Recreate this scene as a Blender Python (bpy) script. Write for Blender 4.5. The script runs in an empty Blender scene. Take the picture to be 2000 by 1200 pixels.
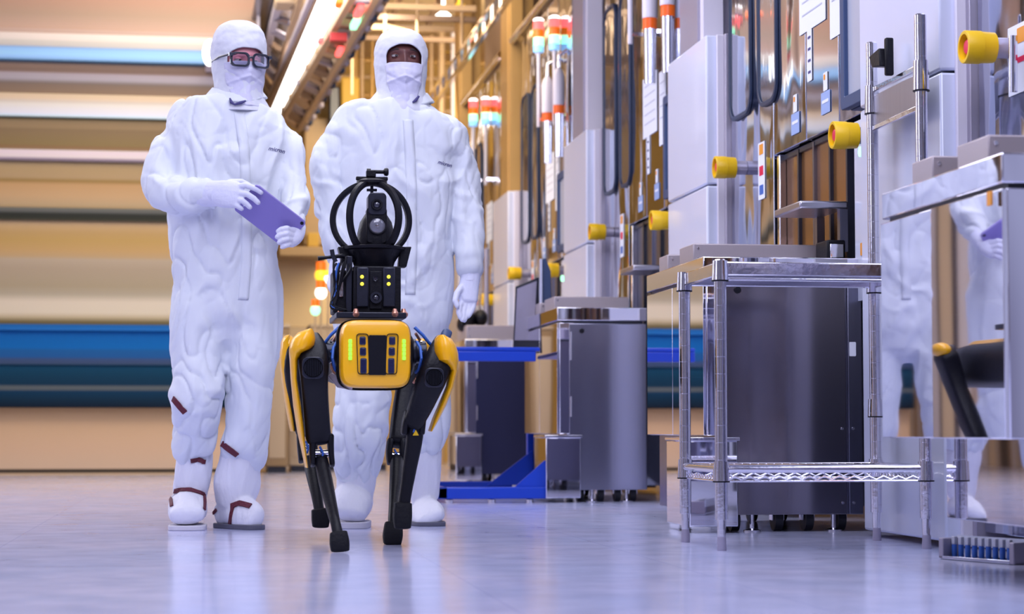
import bpy, bmesh, math, random
from mathutils import Vector, Matrix, noise
from mathutils.bvhtree import BVHTree
random.seed(7)
V = Vector
PI = math.pi
sc = bpy.context.scene
col = sc.collection

# ------------------------------------------------------------------ camera
CAM_H = 0.356
F = 4000.0                                   # focal length in px of a 2000 px frame
PITCH = math.atan(0.06)
YAW = math.atan(0.15 * math.cos(PITCH))
cF = V((math.sin(YAW)*math.cos(PITCH), math.cos(YAW)*math.cos(PITCH), math.sin(PITCH)))
cR = V((math.cos(YAW), -math.sin(YAW), 0))
cU = cR.cross(cF)
cam_data = bpy.data.cameras.new('camera')
cam_data.sensor_width = 36.0
cam_data.lens = 36.0 * F / 2000.0
cam_data.clip_end = 200
cam = bpy.data.objects.new('camera', cam_data)
col.objects.link(cam)
cam.matrix_world = Matrix(((cR.x, cU.x, -cF.x, 0), (cR.y, cU.y, -cF.y, 0), (cR.z, cU.z, -cF.z, CAM_H), (0, 0, 0, 1)))
cam_data.dof.use_dof = True
cam_data.dof.focus_distance = 6.75
cam_data.dof.aperture_fstop = 3.8
sc.camera = cam

# ------------------------------------------------------------------ world, colour, lamps
sc.view_settings.view_transform = 'Standard'
sc.view_settings.look = 'None'
sc.view_settings.exposure = 0.0
sc.view_settings.gamma = 1.0
sc.view_settings.use_curve_mapping = False
sc.cycles.use_denoising = True
sc.cycles.max_bounces = 8
sc.cycles.glossy_bounces = 5
sc.cycles.caustics_reflective = False
sc.cycles.caustics_refractive = False
sc.cycles.sample_clamp_indirect = 6.0
w = bpy.data.worlds.new('room_light')
sc.world = w
w.use_nodes = True
w.node_tree.nodes['Background'].inputs[0].default_value = (0.62, 0.66, 1.0, 1)
w.node_tree.nodes['Background'].inputs[1].default_value = 0.42
def world_nodes():
    # the unseen rest of the hall: tall bays of dark, brown, cool white and steel, as seen in the steel faces
    nt = w.node_tree; bg = nt.nodes['Background']
    tc = nt.nodes.new('ShaderNodeTexCoord'); mp = nt.nodes.new('ShaderNodeMapping'); mp.inputs['Scale'].default_value = (4.5, 4.5, .9)
    n = nt.nodes.new('ShaderNodeTexNoise'); n.inputs['Scale'].default_value = 1.6; n.inputs['Detail'].default_value = 3
    r = nt.nodes.new('ShaderNodeValToRGB'); e = r.color_ramp.elements
    e[0].position = .30; e[0].color = (.02, .025, .06, 1); e[1].position = .75; e[1].color = (1.25, 1.3, 1.9, 1)
    for p, c in ((.40, (.10, .10, .20)), (.45, (.34, .22, .14)), (.50, (.30, .32, .55)), (.56, (.85, .88, 1.35)), (.62, (.45, .45, .75))):
        k = e.new(p); k.color = (*c, 1)
    nt.links.new(tc.outputs['Generated'], mp.inputs[0]); nt.links.new(mp.outputs[0], n.inputs['Vector'])
    nt.links.new(n.outputs[0], r.inputs[0]); nt.links.new(r.outputs[0], bg.inputs[0])
world_nodes()

def area_lamp(name, loc, size, energy, color, target=None, spread=None):
    d = bpy.data.lights.new(name, 'AREA')
    d.shape = 'RECTANGLE'; d.size, d.size_y = size
    d.energy = energy; d.color = color
    if spread: d.spread = spread
    o = bpy.data.objects.new(name, d); col.objects.link(o)
    o.location = loc
    if target is not None:
        o.rotation_euler = (V(target) - V(loc)).to_track_quat('-Z', 'Y').to_euler()
    return o
# cool light of the near bay, warm light of the far one
area_lamp('cool_ceiling_light', (0.9, 4.6, 3.9), (1.6, 2.6), 88, (0.80, 0.82, 1.0), (0.7, 6.0, 0.0))
area_lamp('near_floor_fill', (0.3, 2.2, 3.6), (2.4, 1.6), 85, (0.80, 0.80, 1.0), (0.5, 4.4, 0.0))  # added fill lamp, unseen, that brightens the near floor
area_lamp('cool_side_light', (-2.6, 4.6, 2.6), (1.6, 2.4), 22, (0.70, 0.74, 1.0), (1.0, 7.2, 0.9))
area_lamp('walkway_ceiling_light', (0.6, 8.5, 4.0), (1.6, 5.0), 110, (0.88, 0.88, 1.0), (0.6, 8.5, 0.0))
area_lamp('warm_ceiling_light', (0.6, 15.0, 4.1), (3.0, 5.0), 200, (1.0, 0.84, 0.62), (0.6, 17.0, 0.6))
area_lamp('warm_far_light', (2.6, 19.0, 4.3), (3.0, 3.0), 230, (1.0, 0.82, 0.56), (2.2, 22.5, 2.5))

area_lamp('far_cream_fill', (1.1, 17.0, 3.9), (1.2, 1.2), 55, (1.0, 0.88, 0.72), (0.7, 19.0, 0.9))  # warm fill added to lift the cream equipment between the people
area_lamp('right_panel_fill', (-2.7, 10.5, 3.7), (2.2, 7.0), 235, (0.84, 0.86, 1.0), (2.2, 9.5, 1.2))  # unseen fill added to brighten the white panels on the right
area_lamp('banded_wall_light', (-1.4, 12.6, 4.2), (2.2, 1.6), 58, (1.0, 0.90, 0.78), (-0.9, 16.6, 1.4))

# ------------------------------------------------------------------ pixel helpers (photo frame 2000 x 1200)
def ray(px, py):
    return cF + cR*((px-1000)/F) + cU*((600-py)/F)
def onY(px, py, Y):
    d = ray(px, py); t = Y/d.y
    return V((d.x*t, Y, CAM_H + d.z*t))
def onX(px, py, X):
    d = ray(px, py); t = X/d.x
    return V((X, d.y*t, CAM_H + d.z*t))
def onZ(px, py, Z):
    d = ray(px, py); t = (Z-CAM_H)/d.z
    return V((d.x*t, d.y*t, Z))
def upp(px, Y):                               # metres per px at plane Y
    return (onY(px+1, 700, Y).x - onY(px, 700, Y).x)

# ------------------------------------------------------------------ materials
MATS = {}
def mat(name, c, rough=0.5, metal=0.0, bump=0.0, bscale=20.0, stretch=(1,1,1), var=0.0, vscale=3.0, emit=None, estr=0.0, coat=0.0, spec=0.5, detail=3.0, bdist=0.02, sheen=0.0):
    if name in MATS: return MATS[name]
    m = bpy.data.materials.new(name); m.use_nodes = True
    nt = m.node_tree; b = nt.nodes['Principled BSDF']
    b.inputs['Base Color'].default_value = (*c, 1)
    b.inputs['Roughness'].default_value = rough
    b.inputs['Metallic'].default_value = metal
    b.inputs['Coat Weight'].default_value = coat
    b.inputs['Specular IOR Level'].default_value = spec
    if sheen: b.inputs['Sheen Weight'].default_value = sheen
    if emit:
        b.inputs['Emission Color'].default_value = (*emit, 1)
        b.inputs['Emission Strength'].default_value = estr
    if bump or var:
        tc = nt.nodes.new('ShaderNodeTexCoord'); mp = nt.nodes.new('ShaderNodeMapping')
        mp.inputs['Scale'].default_value = stretch
        nt.links.new(tc.outputs['Object'], mp.inputs[0])
    if bump:
        n = nt.nodes.new('ShaderNodeTexNoise'); n.inputs['Scale'].default_value = bscale; n.inputs['Detail'].default_value = detail
        nt.links.new(mp.outputs[0], n.inputs['Vector'])
        bp = nt.nodes.new('ShaderNodeBump'); bp.inputs['Strength'].default_value = bump; bp.inputs['Distance'].default_value = bdist
        nt.links.new(n.outputs[0], bp.inputs['Height']); nt.links.new(bp.outputs[0], b.inputs['Normal'])
    if var:
        n = nt.nodes.new('ShaderNodeTexNoise'); n.inputs['Scale'].default_value = vscale
        nt.links.new(mp.outputs[0], n.inputs['Vector'])
        mx = nt.nodes.new('ShaderNodeMix'); mx.data_type = 'RGBA'
        mx.inputs[6].default_value = (*[x*(1-var) for x in c], 1); mx.inputs[7].default_value = (*[min(1, x*(1+var)) for x in c], 1)
        nt.links.new(n.outputs[0], mx.inputs[0]); nt.links.new(mx.outputs[2], b.inputs['Base Color'])
    MATS[name] = m
    return m
def s2l(r, g, b):
    f = lambda u: (u/255/12.92) if u <= 10 else ((u/255+0.055)/1.055)**2.4
    return (f(r), f(g), f(b))

M_suit = mat('white_polyester', (0.73, 0.76, 0.83), 0.75, bump=0.25, bscale=9, var=0.02, stretch=(1,1,.7), detail=3, bdist=0.03)
M_hood = mat('hood_fabric', (0.71, 0.72, 0.80), 0.8, bump=0.25, bscale=18, var=0.03)
M_mask = mat('mask_fabric', (0.66, 0.65, 0.82), 0.8, bump=0.3, bscale=22)
M_glove = mat('glove_fabric', (0.72, 0.73, 0.88), 0.6, bump=0.15, bscale=60)
M_boot = mat('boot_fabric', (0.76, 0.76, 0.84), 0.7, bump=0.35, bscale=22, stretch=(1.5,1.5,.5))
M_sole = mat('sole_rubber', (0.10, 0.10, 0.14), 0.6, bump=.1)
M_soleW = mat('pale_sole_rubber', (0.62, 0.60, 0.66), 0.6, bump=.1)
M_strap = mat('maroon_webbing', s2l(92, 22, 42), 0.6, bump=.3, bscale=120)
M_skinA = mat('light_skin', s2l(226, 150, 160), 0.5, var=.08, vscale=20)
M_skinB = mat('dark_skin', s2l(104, 62, 58), 0.42, var=.1, vscale=20)
M_eye = mat('eye_white', (0.42, 0.38, 0.38), 0.2, var=.02)
M_iris = mat('iris', (0.02, 0.012, 0.01), 0.15, var=.02)
M_brow = mat('brow_hair', (0.05, 0.03, 0.03), 0.8, bump=.3, bscale=90)
M_blackpl = mat('glossy_black_plastic', (0.012, 0.014, 0.03), 0.18, coat=.5, var=.1)
M_black = mat('matte_black_plastic', (0.005, 0.005, 0.009), 0.42, spec=.22, bump=.08, bscale=120, var=.15)
M_black2 = mat('satin_black_metal', (0.022, 0.024, 0.040), 0.32, metal=.3, spec=.4, bump=.05, bscale=60)
M_rubber = mat('foot_rubber', (0.007, 0.007, 0.010), 0.7, spec=.25, bump=.3, bscale=70)
M_yellow = mat('robot_yellow', s2l(255, 184, 8), 0.32, coat=.25, bump=.02, bscale=40, var=.02)
M_btn = mat('guard_yellow', s2l(236, 190, 10), 0.42, bump=.03, bscale=50, var=.03)
M_red = mat('button_red', s2l(226, 20, 80), 0.35, var=.05)
M_ledg = mat('green_led', (.3, .9, .1), .4, emit=(.25, 1.0, .02), estr=1.2, var=.02)
M_ledy = mat('yellow_led', (.9, .8, .05), .4, emit=(1.0, .85, .05), estr=1.3, var=.02)
M_lens = mat('lens_glass', (0.03, 0.03, 0.05), 0.04, coat=1.0, var=.1)
M_lensg = mat('grey_lens_glass', (0.16, 0.16, 0.2), 0.12, coat=1.0, var=.2, vscale=30)
M_bluegl = mat('sensor_glass', s2l(24, 30, 70), 0.1, coat=1.0, var=.5, vscale=60)
M_copper = mat('copper_knob', s2l(200, 140, 120), 0.3, metal=.7, bump=.1)
M_tablet = mat('lavender_tablet_shell', s2l(140, 128, 196), 0.45, metal=.3, var=.03)
M_wire = mat('blue_cable', s2l(50, 100, 190), 0.4, var=.1)

M_mirror = mat('mirror_steel', (0.56, 0.58, 0.70), 0.07, metal=1.0, bump=.22, bscale=1.6, stretch=(1, 1, .5), bdist=.05, detail=1)
M_cab = mat('cabinet_mirror_steel', (0.84, 0.83, 0.92), 0.025, metal=1.0, bump=.03, bscale=2.0, stretch=(1, 1, .5), bdist=.02, detail=1)
M_wavy = mat('wavy_mirror_steel', (0.50, 0.53, 0.66), 0.08, metal=1.0, bump=.8, bscale=2.6, stretch=(1, 1, .4), bdist=.06, detail=1.5)
M_brush = mat('brushed_steel', (0.50, 0.49, 0.58), 0.30, metal=1.0, bump=.05, bscale=60, stretch=(1, 1, .02), var=.06, vscale=2)
M_dark_steel = mat('dark_brushed_steel', (0.24, 0.24, 0.32), 0.28, metal=1.0, bump=.05, bscale=60, stretch=(1, 1, .02), var=.2, vscale=1.5)
M_door = mat('cabinet_door_steel', (0.42, 0.42, 0.52), 0.2, metal=1.0, bump=.6, bscale=3.5, stretch=(1, 1, .03), bdist=.03, detail=1)
M_chrome = mat('chrome', (0.80, 0.79, 0.86), 0.10, metal=1.0, bump=.03, bscale=30)
M_box = mat('tan_grey_metal', (0.44, 0.38, 0.41), 0.4, metal=.35, bump=.03, bscale=80, var=.05)
M_white = mat('white_enamel', (0.67, 0.70, 0.87), 0.22, coat=.3, bump=.02, bscale=2, var=.02)
M_whitestrip = mat('white_strip', (0.72, 0.68, 0.78), 0.4, bump=.02, var=.04)
M_grey = mat('grey_metal', (0.36, 0.33, 0.42), 0.4, metal=.4, bump=.04, bscale=40, var=.08)
M_gold = mat('warm_metal', s2l(200, 160, 100), 0.4, metal=.4, var=.1)
M_frame = mat('blue_black_rubber', s2l(28, 44, 74), 0.4, var=.1)
M_pane = mat('window_glass_dark', (0.40, 0.44, 0.56), 0.05, metal=.9, bump=.2, bscale=3, stretch=(1,1,.4))
M_monf = mat('slate_monitor_frame', s2l(52, 72, 112), 0.45, var=.05)
M_scr = mat('pale_screen', s2l(176, 180, 196), 0.25, var=.05)
M_amber = mat('amber_panel', s2l(150, 104, 60), 0.18, metal=.65, bump=.1, bscale=4, var=.25, vscale=3)
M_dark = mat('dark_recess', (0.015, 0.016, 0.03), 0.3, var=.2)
M_blue = mat('royal_blue_paint', s2l(10, 62, 186), 0.35, bump=.03, var=.05)
M_paper = mat('white_paper', (0.78, 0.80, 0.90), 0.7, var=.02)
M_ink = mat('grey_ink', (0.50, 0.51, 0.62), 0.7, var=.05)
M_inkd = mat('dark_violet_ink', s2l(70, 66, 120), 0.7, var=.05)
M_orange = mat('orange_label', s2l(232, 150, 40), 0.5, var=.05)
M_orange2 = mat('orange_band', s2l(240, 90, 10), 0.4, var=.05, emit=(1.0, .22, .01), estr=.15)
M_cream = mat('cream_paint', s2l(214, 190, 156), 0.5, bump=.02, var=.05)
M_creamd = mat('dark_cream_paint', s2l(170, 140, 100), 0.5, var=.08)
M_tyre = mat('caster_rubber', (0.012, 0.012, 0.02), 0.5, bump=.1)
M_lampg = mat('fluorescent_tube', (1, 1, 1), .4, emit=(1.0, .97, .92), estr=4.0, var=.01)
M_lred = mat('red_lamp', s2l(255, 60, 60), .3, emit=(1.0, .12, .12), estr=2.0, var=.02)
M_lredh = mat('white_hot_lamp', (1, .9, .9), .3, emit=(1.0, .85, .82), estr=3.0, var=.02)
M_lorg = mat('orange_lamp', s2l(250, 100, 10), .3, emit=(1.0, .2, .01), estr=.6, var=.02)
M_lgrn = mat('green_lamp', s2l(120, 240, 180), .3, emit=(.35, 1.0, .6), estr=1.8, var=.02)
M_lblu = mat('blue_lamp', s2l(130, 200, 250), .3, emit=(.3, .6, 1.0), estr=.8, var=.02)
M_lyel = mat('amber_lamp', s2l(250, 190, 30), .3, emit=(1.0, .6, .05), estr=1.3, var=.02)
M_pipe = mat('beige_pipe', s2l(205, 175, 140), 0.4, metal=.2, var=.08)
M_yellowwall = mat('ochre_panel', s2l(196, 156, 62), 0.6, var=.15, vscale=2)
M_duct = mat('brown_duct', s2l(150, 124, 104), 0.5, metal=.3, var=.15)
M_redb = mat('red_box', s2l(170, 24, 40), .4, var=.05)

# ------------------------------------------------------------------ mesh collector
class MB:
    def __init__(s):
        s.v = []; s.f = []
    def add(s, vs, fs):
        o = len(s.v); s.v += [tuple(x) for x in vs]; s.f += [tuple(i+o for i in f) for f in fs]
        return s
    def box(s, x0, x1, y0, y1, z0, z1):
        vs = [(x, y, z) for x in (x0, x1) for y in (y0, y1) for z in (z0, z1)]
        return s.add(vs, [(0,1,3,2), (4,6,7,5), (0,4,5,1), (2,3,7,6), (0,2,6,4), (1,5,7,3)])
    def obox(s, c, ax, ay, az):               # box with half-axis vectors
        c = V(c); ax = V(ax); ay = V(ay); az = V(az)
        if ax.cross(ay).dot(az) < 0: ax = -ax
        vs = [c + ax*i + ay*j + az*k for i in (-1, 1) for j in (-1, 1) for k in (-1, 1)]
        return s.add(vs, [(0,1,3,2), (4,6,7,5), (0,4,5,1), (2,3,7,6), (0,2,6,4), (1,5,7,3)])
    def bar(s, p0, p1, wd, ht, up=(0, 0, 1)):
        p0 = V(p0); p1 = V(p1); t = (p1-p0); u = V(up); a = t.cross(u).normalized(); b = a.cross(t).normalized()
        return s.obox((p0+p1)/2, t/2, a*wd/2, b*ht/2)
    def loft(s, rings, closed=False, caps=True):
        n = len(rings[0]); m = len(rings)
        vs = [p for r in rings for p in r]; fs = []
        for i in range(m if closed else m-1):
            a = i*n; b = ((i+1) % m)*n
            for j in range(n):
                k = (j+1) % n
                fs.append((a+j, a+k, b+k, b+j))
        if caps and not closed:
            fs.append(tuple(reversed(range(n)))); fs.append(tuple((m-1)*n + j for j in range(n)))
        return s.add(vs, fs)
    def tube(s, pts, r, n=14, closed=False, ry=None, up=None):
        pts = [V(p) for p in pts]; m = len(pts)
        rr = r if isinstance(r, (list, tuple)) else [r]*m
        rings = []; a = None
        for i, p in enumerate(pts):
            if closed: t = pts[(i+1) % m] - pts[i-1]
            else: t = pts[min(i+1, m-1)] - pts[max(i-1, 0)]
            t.normalize()
            if up is not None:
                a = t.cross(V(up)); a.normalize()
            elif a is None:
                a = t.orthogonal().normalized()
            else:
                a = (a - t*a.dot(t)).normalized()
            b = t.cross(a)
            q = rr[i]; q2 = q if ry is None else (ry[i] if isinstance(ry, (list, tuple)) else ry)
            rings.append([p + a*(q*math.cos(2*PI*j/n)) + b*(q2*math.sin(2*PI*j/n)) for j in range(n)])
        return s.loft(rings, closed)
    def cyl(s, p0, p1, r0, r1=None, n=24):
        return s.tube([p0, p1], [r0, r0 if r1 is None else r1], n)
    def lathe(s, c, axis, prof, n=28):         # prof: (distance along axis, radius)
        c = V(c); t = V(axis).normalized(); a = t.orthogonal().normalized(); b = t.cross(a)
        rings = [[c + t*h + (a*math.cos(2*PI*j/n) + b*math.sin(2*PI*j/n))*max(r, 1e-5) for j in range(n)] for h, r in prof]
        return s.loft(rings)
    def ball(s, c, rx, ry=None, rz=None, n=20, m=12, rot=None):
        ry = rx if ry is None else ry; rz = rx if rz is None else rz
        c = V(c); rings = []
        for i in range(m+1):
            ph = PI*i/m; q = max(math.sin(ph), 1e-4)
            ring = []
            for j in range(n):
                p = V((rx*q*math.cos(2*PI*j/n), ry*q*math.sin(2*PI*j/n), -rz*math.cos(ph)))
                if rot is not None: p = rot @ p
                ring.append(c + p)
            rings.append(ring)
        return s.loft(rings)
    def prism(s, poly, d):                     # polygon of 3D points extruded along d
        d = V(d)
        return s.loft([[V(p) for p in poly], [V(p)+d for p in poly]])
    def build(s, name, m, parent=None, bevel=0.0, smooth=True, seg=2):
        me = bpy.data.meshes.new(name); me.from_pydata(s.v, [], s.f)
        me.validate(); me.materials.append(m)
        bm = bmesh.new(); bm.from_mesh(me); bmesh.ops.recalc_face_normals(bm, faces=bm.faces); bm.to_mesh(me); bm.free()
        o = bpy.data.objects.new(name, me); col.objects.link(o)
        if smooth:
            for p in me.polygons: p.use_smooth = True
        if bevel:
            b = o.modifiers.new('bevel', 'BEVEL'); b.width = bevel; b.segments = seg; b.limit_method = 'ANGLE'; b.angle_limit = math.radians(40)
        if smooth:
            bm = bmesh.new(); bm.from_mesh(me)
            for e in bm.edges:
                if len(e.link_faces) == 2 and e.calc_face_angle(0) > math.radians(38): e.smooth = False
            bm.to_mesh(me); bm.free()
        if parent is not None:
            o.parent = parent
            o.matrix_parent_inverse = parent_inv(parent)
        return o
def parent_inv(p):
    m = Matrix.Identity(4); q = p
    while q is not None:
        m = Matrix.Translation(q.location) @ m if q.parent is None else q.matrix_parent_inverse @ Matrix.Translation(q.location) @ m
        q = q.parent
    return m.inverted()
def rrect(w2, h2, r, n=6):                      # rounded rectangle outline, half sizes
    out = []
    for cx, cy, a0 in ((w2-r, h2-r, 0), (-w2+r, h2-r, PI/2), (-w2+r, -h2+r, PI), (w2-r, -h2+r, 1.5*PI)):
        for k in range(n+1):
            a = a0 + PI/2*k/n
            out.append((cx + r*math.cos(a), cy + r*math.sin(a)))
    return out
def tag(o, label, cat, group=None, kind=None):
    o['label'] = label; o['category'] = cat
    if group: o['group'] = group
    if kind: o['kind'] = kind
    return o
def thing(name, label, cat, loc, group=None):
    o = bpy.data.objects.new(name, None); col.objects.link(o); o.location = loc
    o.empty_display_size = .1
    return tag(o, label, cat, group)
def structure(o):
    o['kind'] = 'structure'; return o
def B(x0, x1, y0, y1, z0, z1): return MB().box(x0, x1, y0, y1, z0, z1)
# ------------------------------------------------------------------ floor
def floor_material():
    m = bpy.data.materials.new('lavender_vinyl_floor'); m.use_nodes = True
    nt = m.node_tree; b = nt.nodes['Principled BSDF']
    tc = nt.nodes.new('ShaderNodeTexCoord')
    mp = nt.nodes.new('ShaderNodeMapping'); mp.inputs['Scale'].default_value = (1.2, .9, 1)
    nt.links.new(tc.outputs['Object'], mp.inputs[0])
    n = nt.nodes.new('ShaderNodeTexNoise'); n.inputs['Scale'].default_value = 1.6; n.inputs['Detail'].default_value = 5
    nt.links.new(mp.outputs[0], n.inputs['Vector'])
    r = nt.nodes.new('ShaderNodeValToRGB')
    r.color_ramp.elements[0].position = .3; r.color_ramp.elements[0].color = (*FLOOR_A, 1)
    r.color_ramp.elements[1].position = .7; r.color_ramp.elements[1].color = (*FLOOR_B, 1)
    nt.links.new(n.outputs[0], r.inputs[0])
    br = nt.nodes.new('ShaderNodeTexBrick'); br.offset = 0
    br.inputs['Scale'].default_value = 1.0; br.inputs['Brick Width'].default_value = .61; br.inputs['Row Height'].default_value = .61
    br.inputs['Mortar Size'].default_value = .004
    br.inputs['Color1'].default_value = (1, 1, 1, 1); br.inputs['Color2'].default_value = (.95, .95, .97, 1); br.inputs['Mortar'].default_value = (.88, .88, .93, 1)
    nt.links.new(tc.outputs['Object'], br.inputs['Vector'])
    mx = nt.nodes.new('ShaderNodeMix'); mx.data_type = 'RGBA'; mx.blend_type = 'MULTIPLY'; mx.inputs[0].default_value = 1
    nt.links.new(r.outputs[0], mx.inputs[6]); nt.links.new(br.outputs[0], mx.inputs[7]); nt.links.new(mx.outputs[2], b.inputs['Base Color'])
    n2 = nt.nodes.new('ShaderNodeTexNoise'); n2.inputs['Scale'].default_value = 7; n2.inputs['Detail'].default_value = 4
    nt.links.new(tc.outputs['Object'], n2.inputs['Vector'])
    rr = nt.nodes.new('ShaderNodeMapRange'); rr.inputs[3].default_value = .10; rr.inputs[4].default_value = .24
    nt.links.new(n2.outputs[0], rr.inputs[0]); nt.links.new(rr.outputs[0], b.inputs['Roughness'])
    bp = nt.nodes.new('ShaderNodeBump'); bp.inputs['Strength'].default_value = .06; bp.inputs['Distance'].default_value = .01
    nt.links.new(n2.outputs[0], bp.inputs['Height']); nt.links.new(bp.outputs[0], b.inputs['Normal'])
    b.inputs['Specular IOR Level'].default_value = .8; b.inputs['Coat Weight'].default_value = .15; b.inputs['Coat Roughness'].default_value = .08
    return m
FLOOR_A = (0.50, 0.55, 0.82); FLOOR_B = (0.62, 0.62, 0.86)
structure(B(-4.0, 5.2, 0.4, 23.0, -0.1, 0.0).build('floor', floor_material(), smooth=False))

# ------------------------------------------------------------------ end wall on the left: horizontal coloured bands
YB = 16.6
def band_ramp(bands, z0, z1, name, rough=.5):
    m = bpy.data.materials.new(name); m.use_nodes = True
    nt = m.node_tree; b = nt.nodes['Principled BSDF']; b.inputs['Roughness'].default_value = rough; b.inputs['Specular IOR Level'].default_value = .15
    tc = nt.nodes.new('ShaderNodeTexCoord'); sp = nt.nodes.new('ShaderNodeSeparateXYZ'); nt.links.new(tc.outputs['Object'], sp.inputs[0])
    mr = nt.nodes.new('ShaderNodeMapRange'); mr.inputs[1].default_value = z0; mr.inputs[2].default_value = z1
    nt.links.new(sp.outputs[2], mr.inputs[0])
    r = nt.nodes.new('ShaderNodeValToRGB'); e = r.color_ramp.elements
    bands = sorted(bands, key=lambda t: t[0])
    e[0].position = bands[0][0]; e[0].color = (*bands[0][1], 1); e[1].position = bands[-1][0]; e[1].color = (*bands[-1][1], 1)
    for p, c in bands[1:-1]:
        k = e.new(p); k.color = (*c, 1)
    nt.links.new(mr.outputs[0], r.inputs[0]); nt.links.new(r.outputs[0], b.inputs['Base Color'])
    return m
LEFT_GAIN = (0.82, 0.92, 1.05)
def zpix(y): return onY(200, y, YB).z
def bandwall(name, ys, x0, x1, y0, y1, depth=0.0, parent=None):
    """ys: list of (pixel row, sRGB) from top to bottom; a panel spanning those rows"""
    zt = zpix(ys[0][0]); zb = zpix(ys[-1][0])
    st = []
    for y, c in ys:
        l = s2l(*c); l = tuple(min(.95, l[i]*LEFT_GAIN[i]) for i in range(3))
        st.append(((zpix(y)-zb)/(zt-zb), l))
    m = band_ramp(st, zb, zt, name+'_paint')
    return B(x0, x1, YB-depth, YB+.12, zb, zt).build(name, m, parent, bevel=.003 if depth else 0)
XL0, XL1 = -2.6, onY(497, 400, YB).x
structure(bandwall('wall_back_left', [(-320, (186,160,140)), (-60, (190,160,138)), (2, (198,154,130)), (30, (190,158,134)), (60, (210,172,152))], XL0, XL1, 0, 0))
structure(bandwall('trim_1', [(60, (214,182,168)), (69, (202,168,154))], XL0, XL1, 0, 0, .02))
structure(bandwall('trim_2', [(69, (222,196,180)), (71, (246,226,212)), (82, (240,222,208)), (84, (220,208,194)), (95, (206,196,190)), (97, (180,172,196))], XL0, XL1, 0, 0, .05))
structure(bandwall('trim_3', [(97, (140,170,218)), (103, (156,200,244)), (112, (162,208,250)), (119, (150,190,240)), (124, (90,130,160))], XL0, XL1, 0, 0, .08))
structure(bandwall('trim_4', [(124, (112,110,104)), (128, (160,128,108)), (139, (132,104,90)), (143, (138,112,100)), (146, (172,156,160)), (156, (170,158,164)), (164, (122,106,100)), (168, (128,106,92)), (184, (140,114,96)), (187, (170,146,120))], XL0, XL1, 0, 0))
structure(bandwall('trim_5', [(187, (214,186,152)), (196, (222,192,160)), (203, (210,194,180)), (207, (226,214,200)), (226, (224,220,228)), (230, (206,224,234)), (233, (120,130,120))], XL0, XL1, 0, 0, .05))
structure(bandwall('wall_back_left_band', [(233, (120,100,60)), (238, (156,128,92)), (251, (150,122,88)), (255, (134,108,78)), (284, (136,112,72)), (290, (140,104,72)), (296, (150,130,104))], XL0, XL1, 0, 0))
structure(bandwall('trim_6', [(296, (214,196,190)), (300, (228,204,206)), (310, (226,206,200)), (314, (134,114,134)), (318, (130,112,110))], XL0, XL1, 0, 0, .05))
structure(bandwall('wall_back_left_panel', [(318, (190,156,112)), (335, (180,148,104)), (348, (176,144,104)), (355, (150,116,62)), (362, (192,148,100)), (385, (196,156,112)), (402, (186,156,118)), (408, (176,142,100))], XL0, XL1, 0, 0))
structure(bandwall('trim_7', [(408, (112,108,98)), (416, (92,90,84)), (420, (40,42,36)), (430, (44,44,34)), (433, (90,80,60))], XL0, XL1, 0, 0, .04))
structure(bandwall('wall_back_left_base', [(433, (212,172,126)), (456, (190,150,94)), (470, (190,150,86)), (490, (196,154,98)), (502, (192,156,112)), (508, (186,162,134)), (525, (178,154,126)), (560, (176,154,122)), (576, (186,166,138)), (590, (232,208,178)), (612, (238,214,182)), (620, (214,186,146)), (629, (128,108,70)), (638, (96,82,54))], XL0, XL1, 0, 0))

# long low bench with blue fascia boards standing in front of that wall
bench = thing('storage_bench', 'long low bench with blue and dark teal fronts along the banded wall', 'bench', (XL0+1.2, YB-.2, 0))
def fascia(name, ys, d):
    return bandwall(name, ys, XL0, XL1, 0, 0, d, parent=bench)
fascia('top_rail', [(638, (20,92,150)), (642, (20,96,160)), (650, (34,110,176))], .30)
fascia('front_panel', [(650, (0,94,160)), (683, (0,98,164)), (687, (24,88,142)), (700, (26,84,138)), (705, (58,76,110)), (712, (60,72,98)), (716, (22,64,86))], .26)
fascia('front_panel', [(716, (2,66,90)), (735, (0,54,76)), (753, (0,44,66)), (757, (90,94,92)), (762, (92,94,92)), (766, (0,50,76)), (780, (0,40,60)), (797, (0,18,34))], .24)
structure(bandwall('baseboard_back_left', [(797, (236,184,128)), (830, (230,182,134)), (880, (226,182,142)), (915, (222,184,148)), (917, (70,56,42)), (922, (62,50,40)), (925, (208,172,132)), (938, (220,184,148))], XL0, XL1, 0, 0, .1))

# ------------------------------------------------------------------ shell: side wall on the left, end wall, ceiling
def aisle_wall_material():
    m = bpy.data.materials.new('left_aisle_cladding'); m.use_nodes = True
    nt = m.node_tree; b = nt.nodes['Principled BSDF']; b.inputs['Roughness'].default_value = .35
    tc = nt.nodes.new('ShaderNodeTexCoord'); sp = nt.nodes.new('ShaderNodeSeparateXYZ'); nt.links.new(tc.outputs['Object'], sp.inputs[0])
    n = nt.nodes.new('ShaderNodeTexNoise'); n.noise_dimensions = '1D'; n.inputs['Scale'].default_value = 1.3; n.inputs['Detail'].default_value = 2
    nt.links.new(sp.outputs[1], n.inputs['W'])
    r = nt.nodes.new('ShaderNodeValToRGB'); r.color_ramp.interpolation = 'CONSTANT'; e = r.color_ramp.elements
    cols = [(.0, (40,46,70)), (.36, (226,224,240)), (.44, (84,84,100)), (.48, (232,214,190)), (.53, (30,44,84)), (.56, (236,234,246)), (.62, (160,130,96)), (.67, (44,48,66))]
    e[0].position = 0; e[0].color = (*s2l(*cols[0][1]), 1); e[1].position = .36; e[1].color = (*s2l(*cols[1][1]), 1)
    for p, c in cols[2:]:
        k = e.new(p); k.color = (*s2l(*c), 1)
    nt.links.new(n.outputs[0], r.inputs[0]); nt.links.new(r.outputs[0], b.inputs['Base Color'])
    return m
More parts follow.
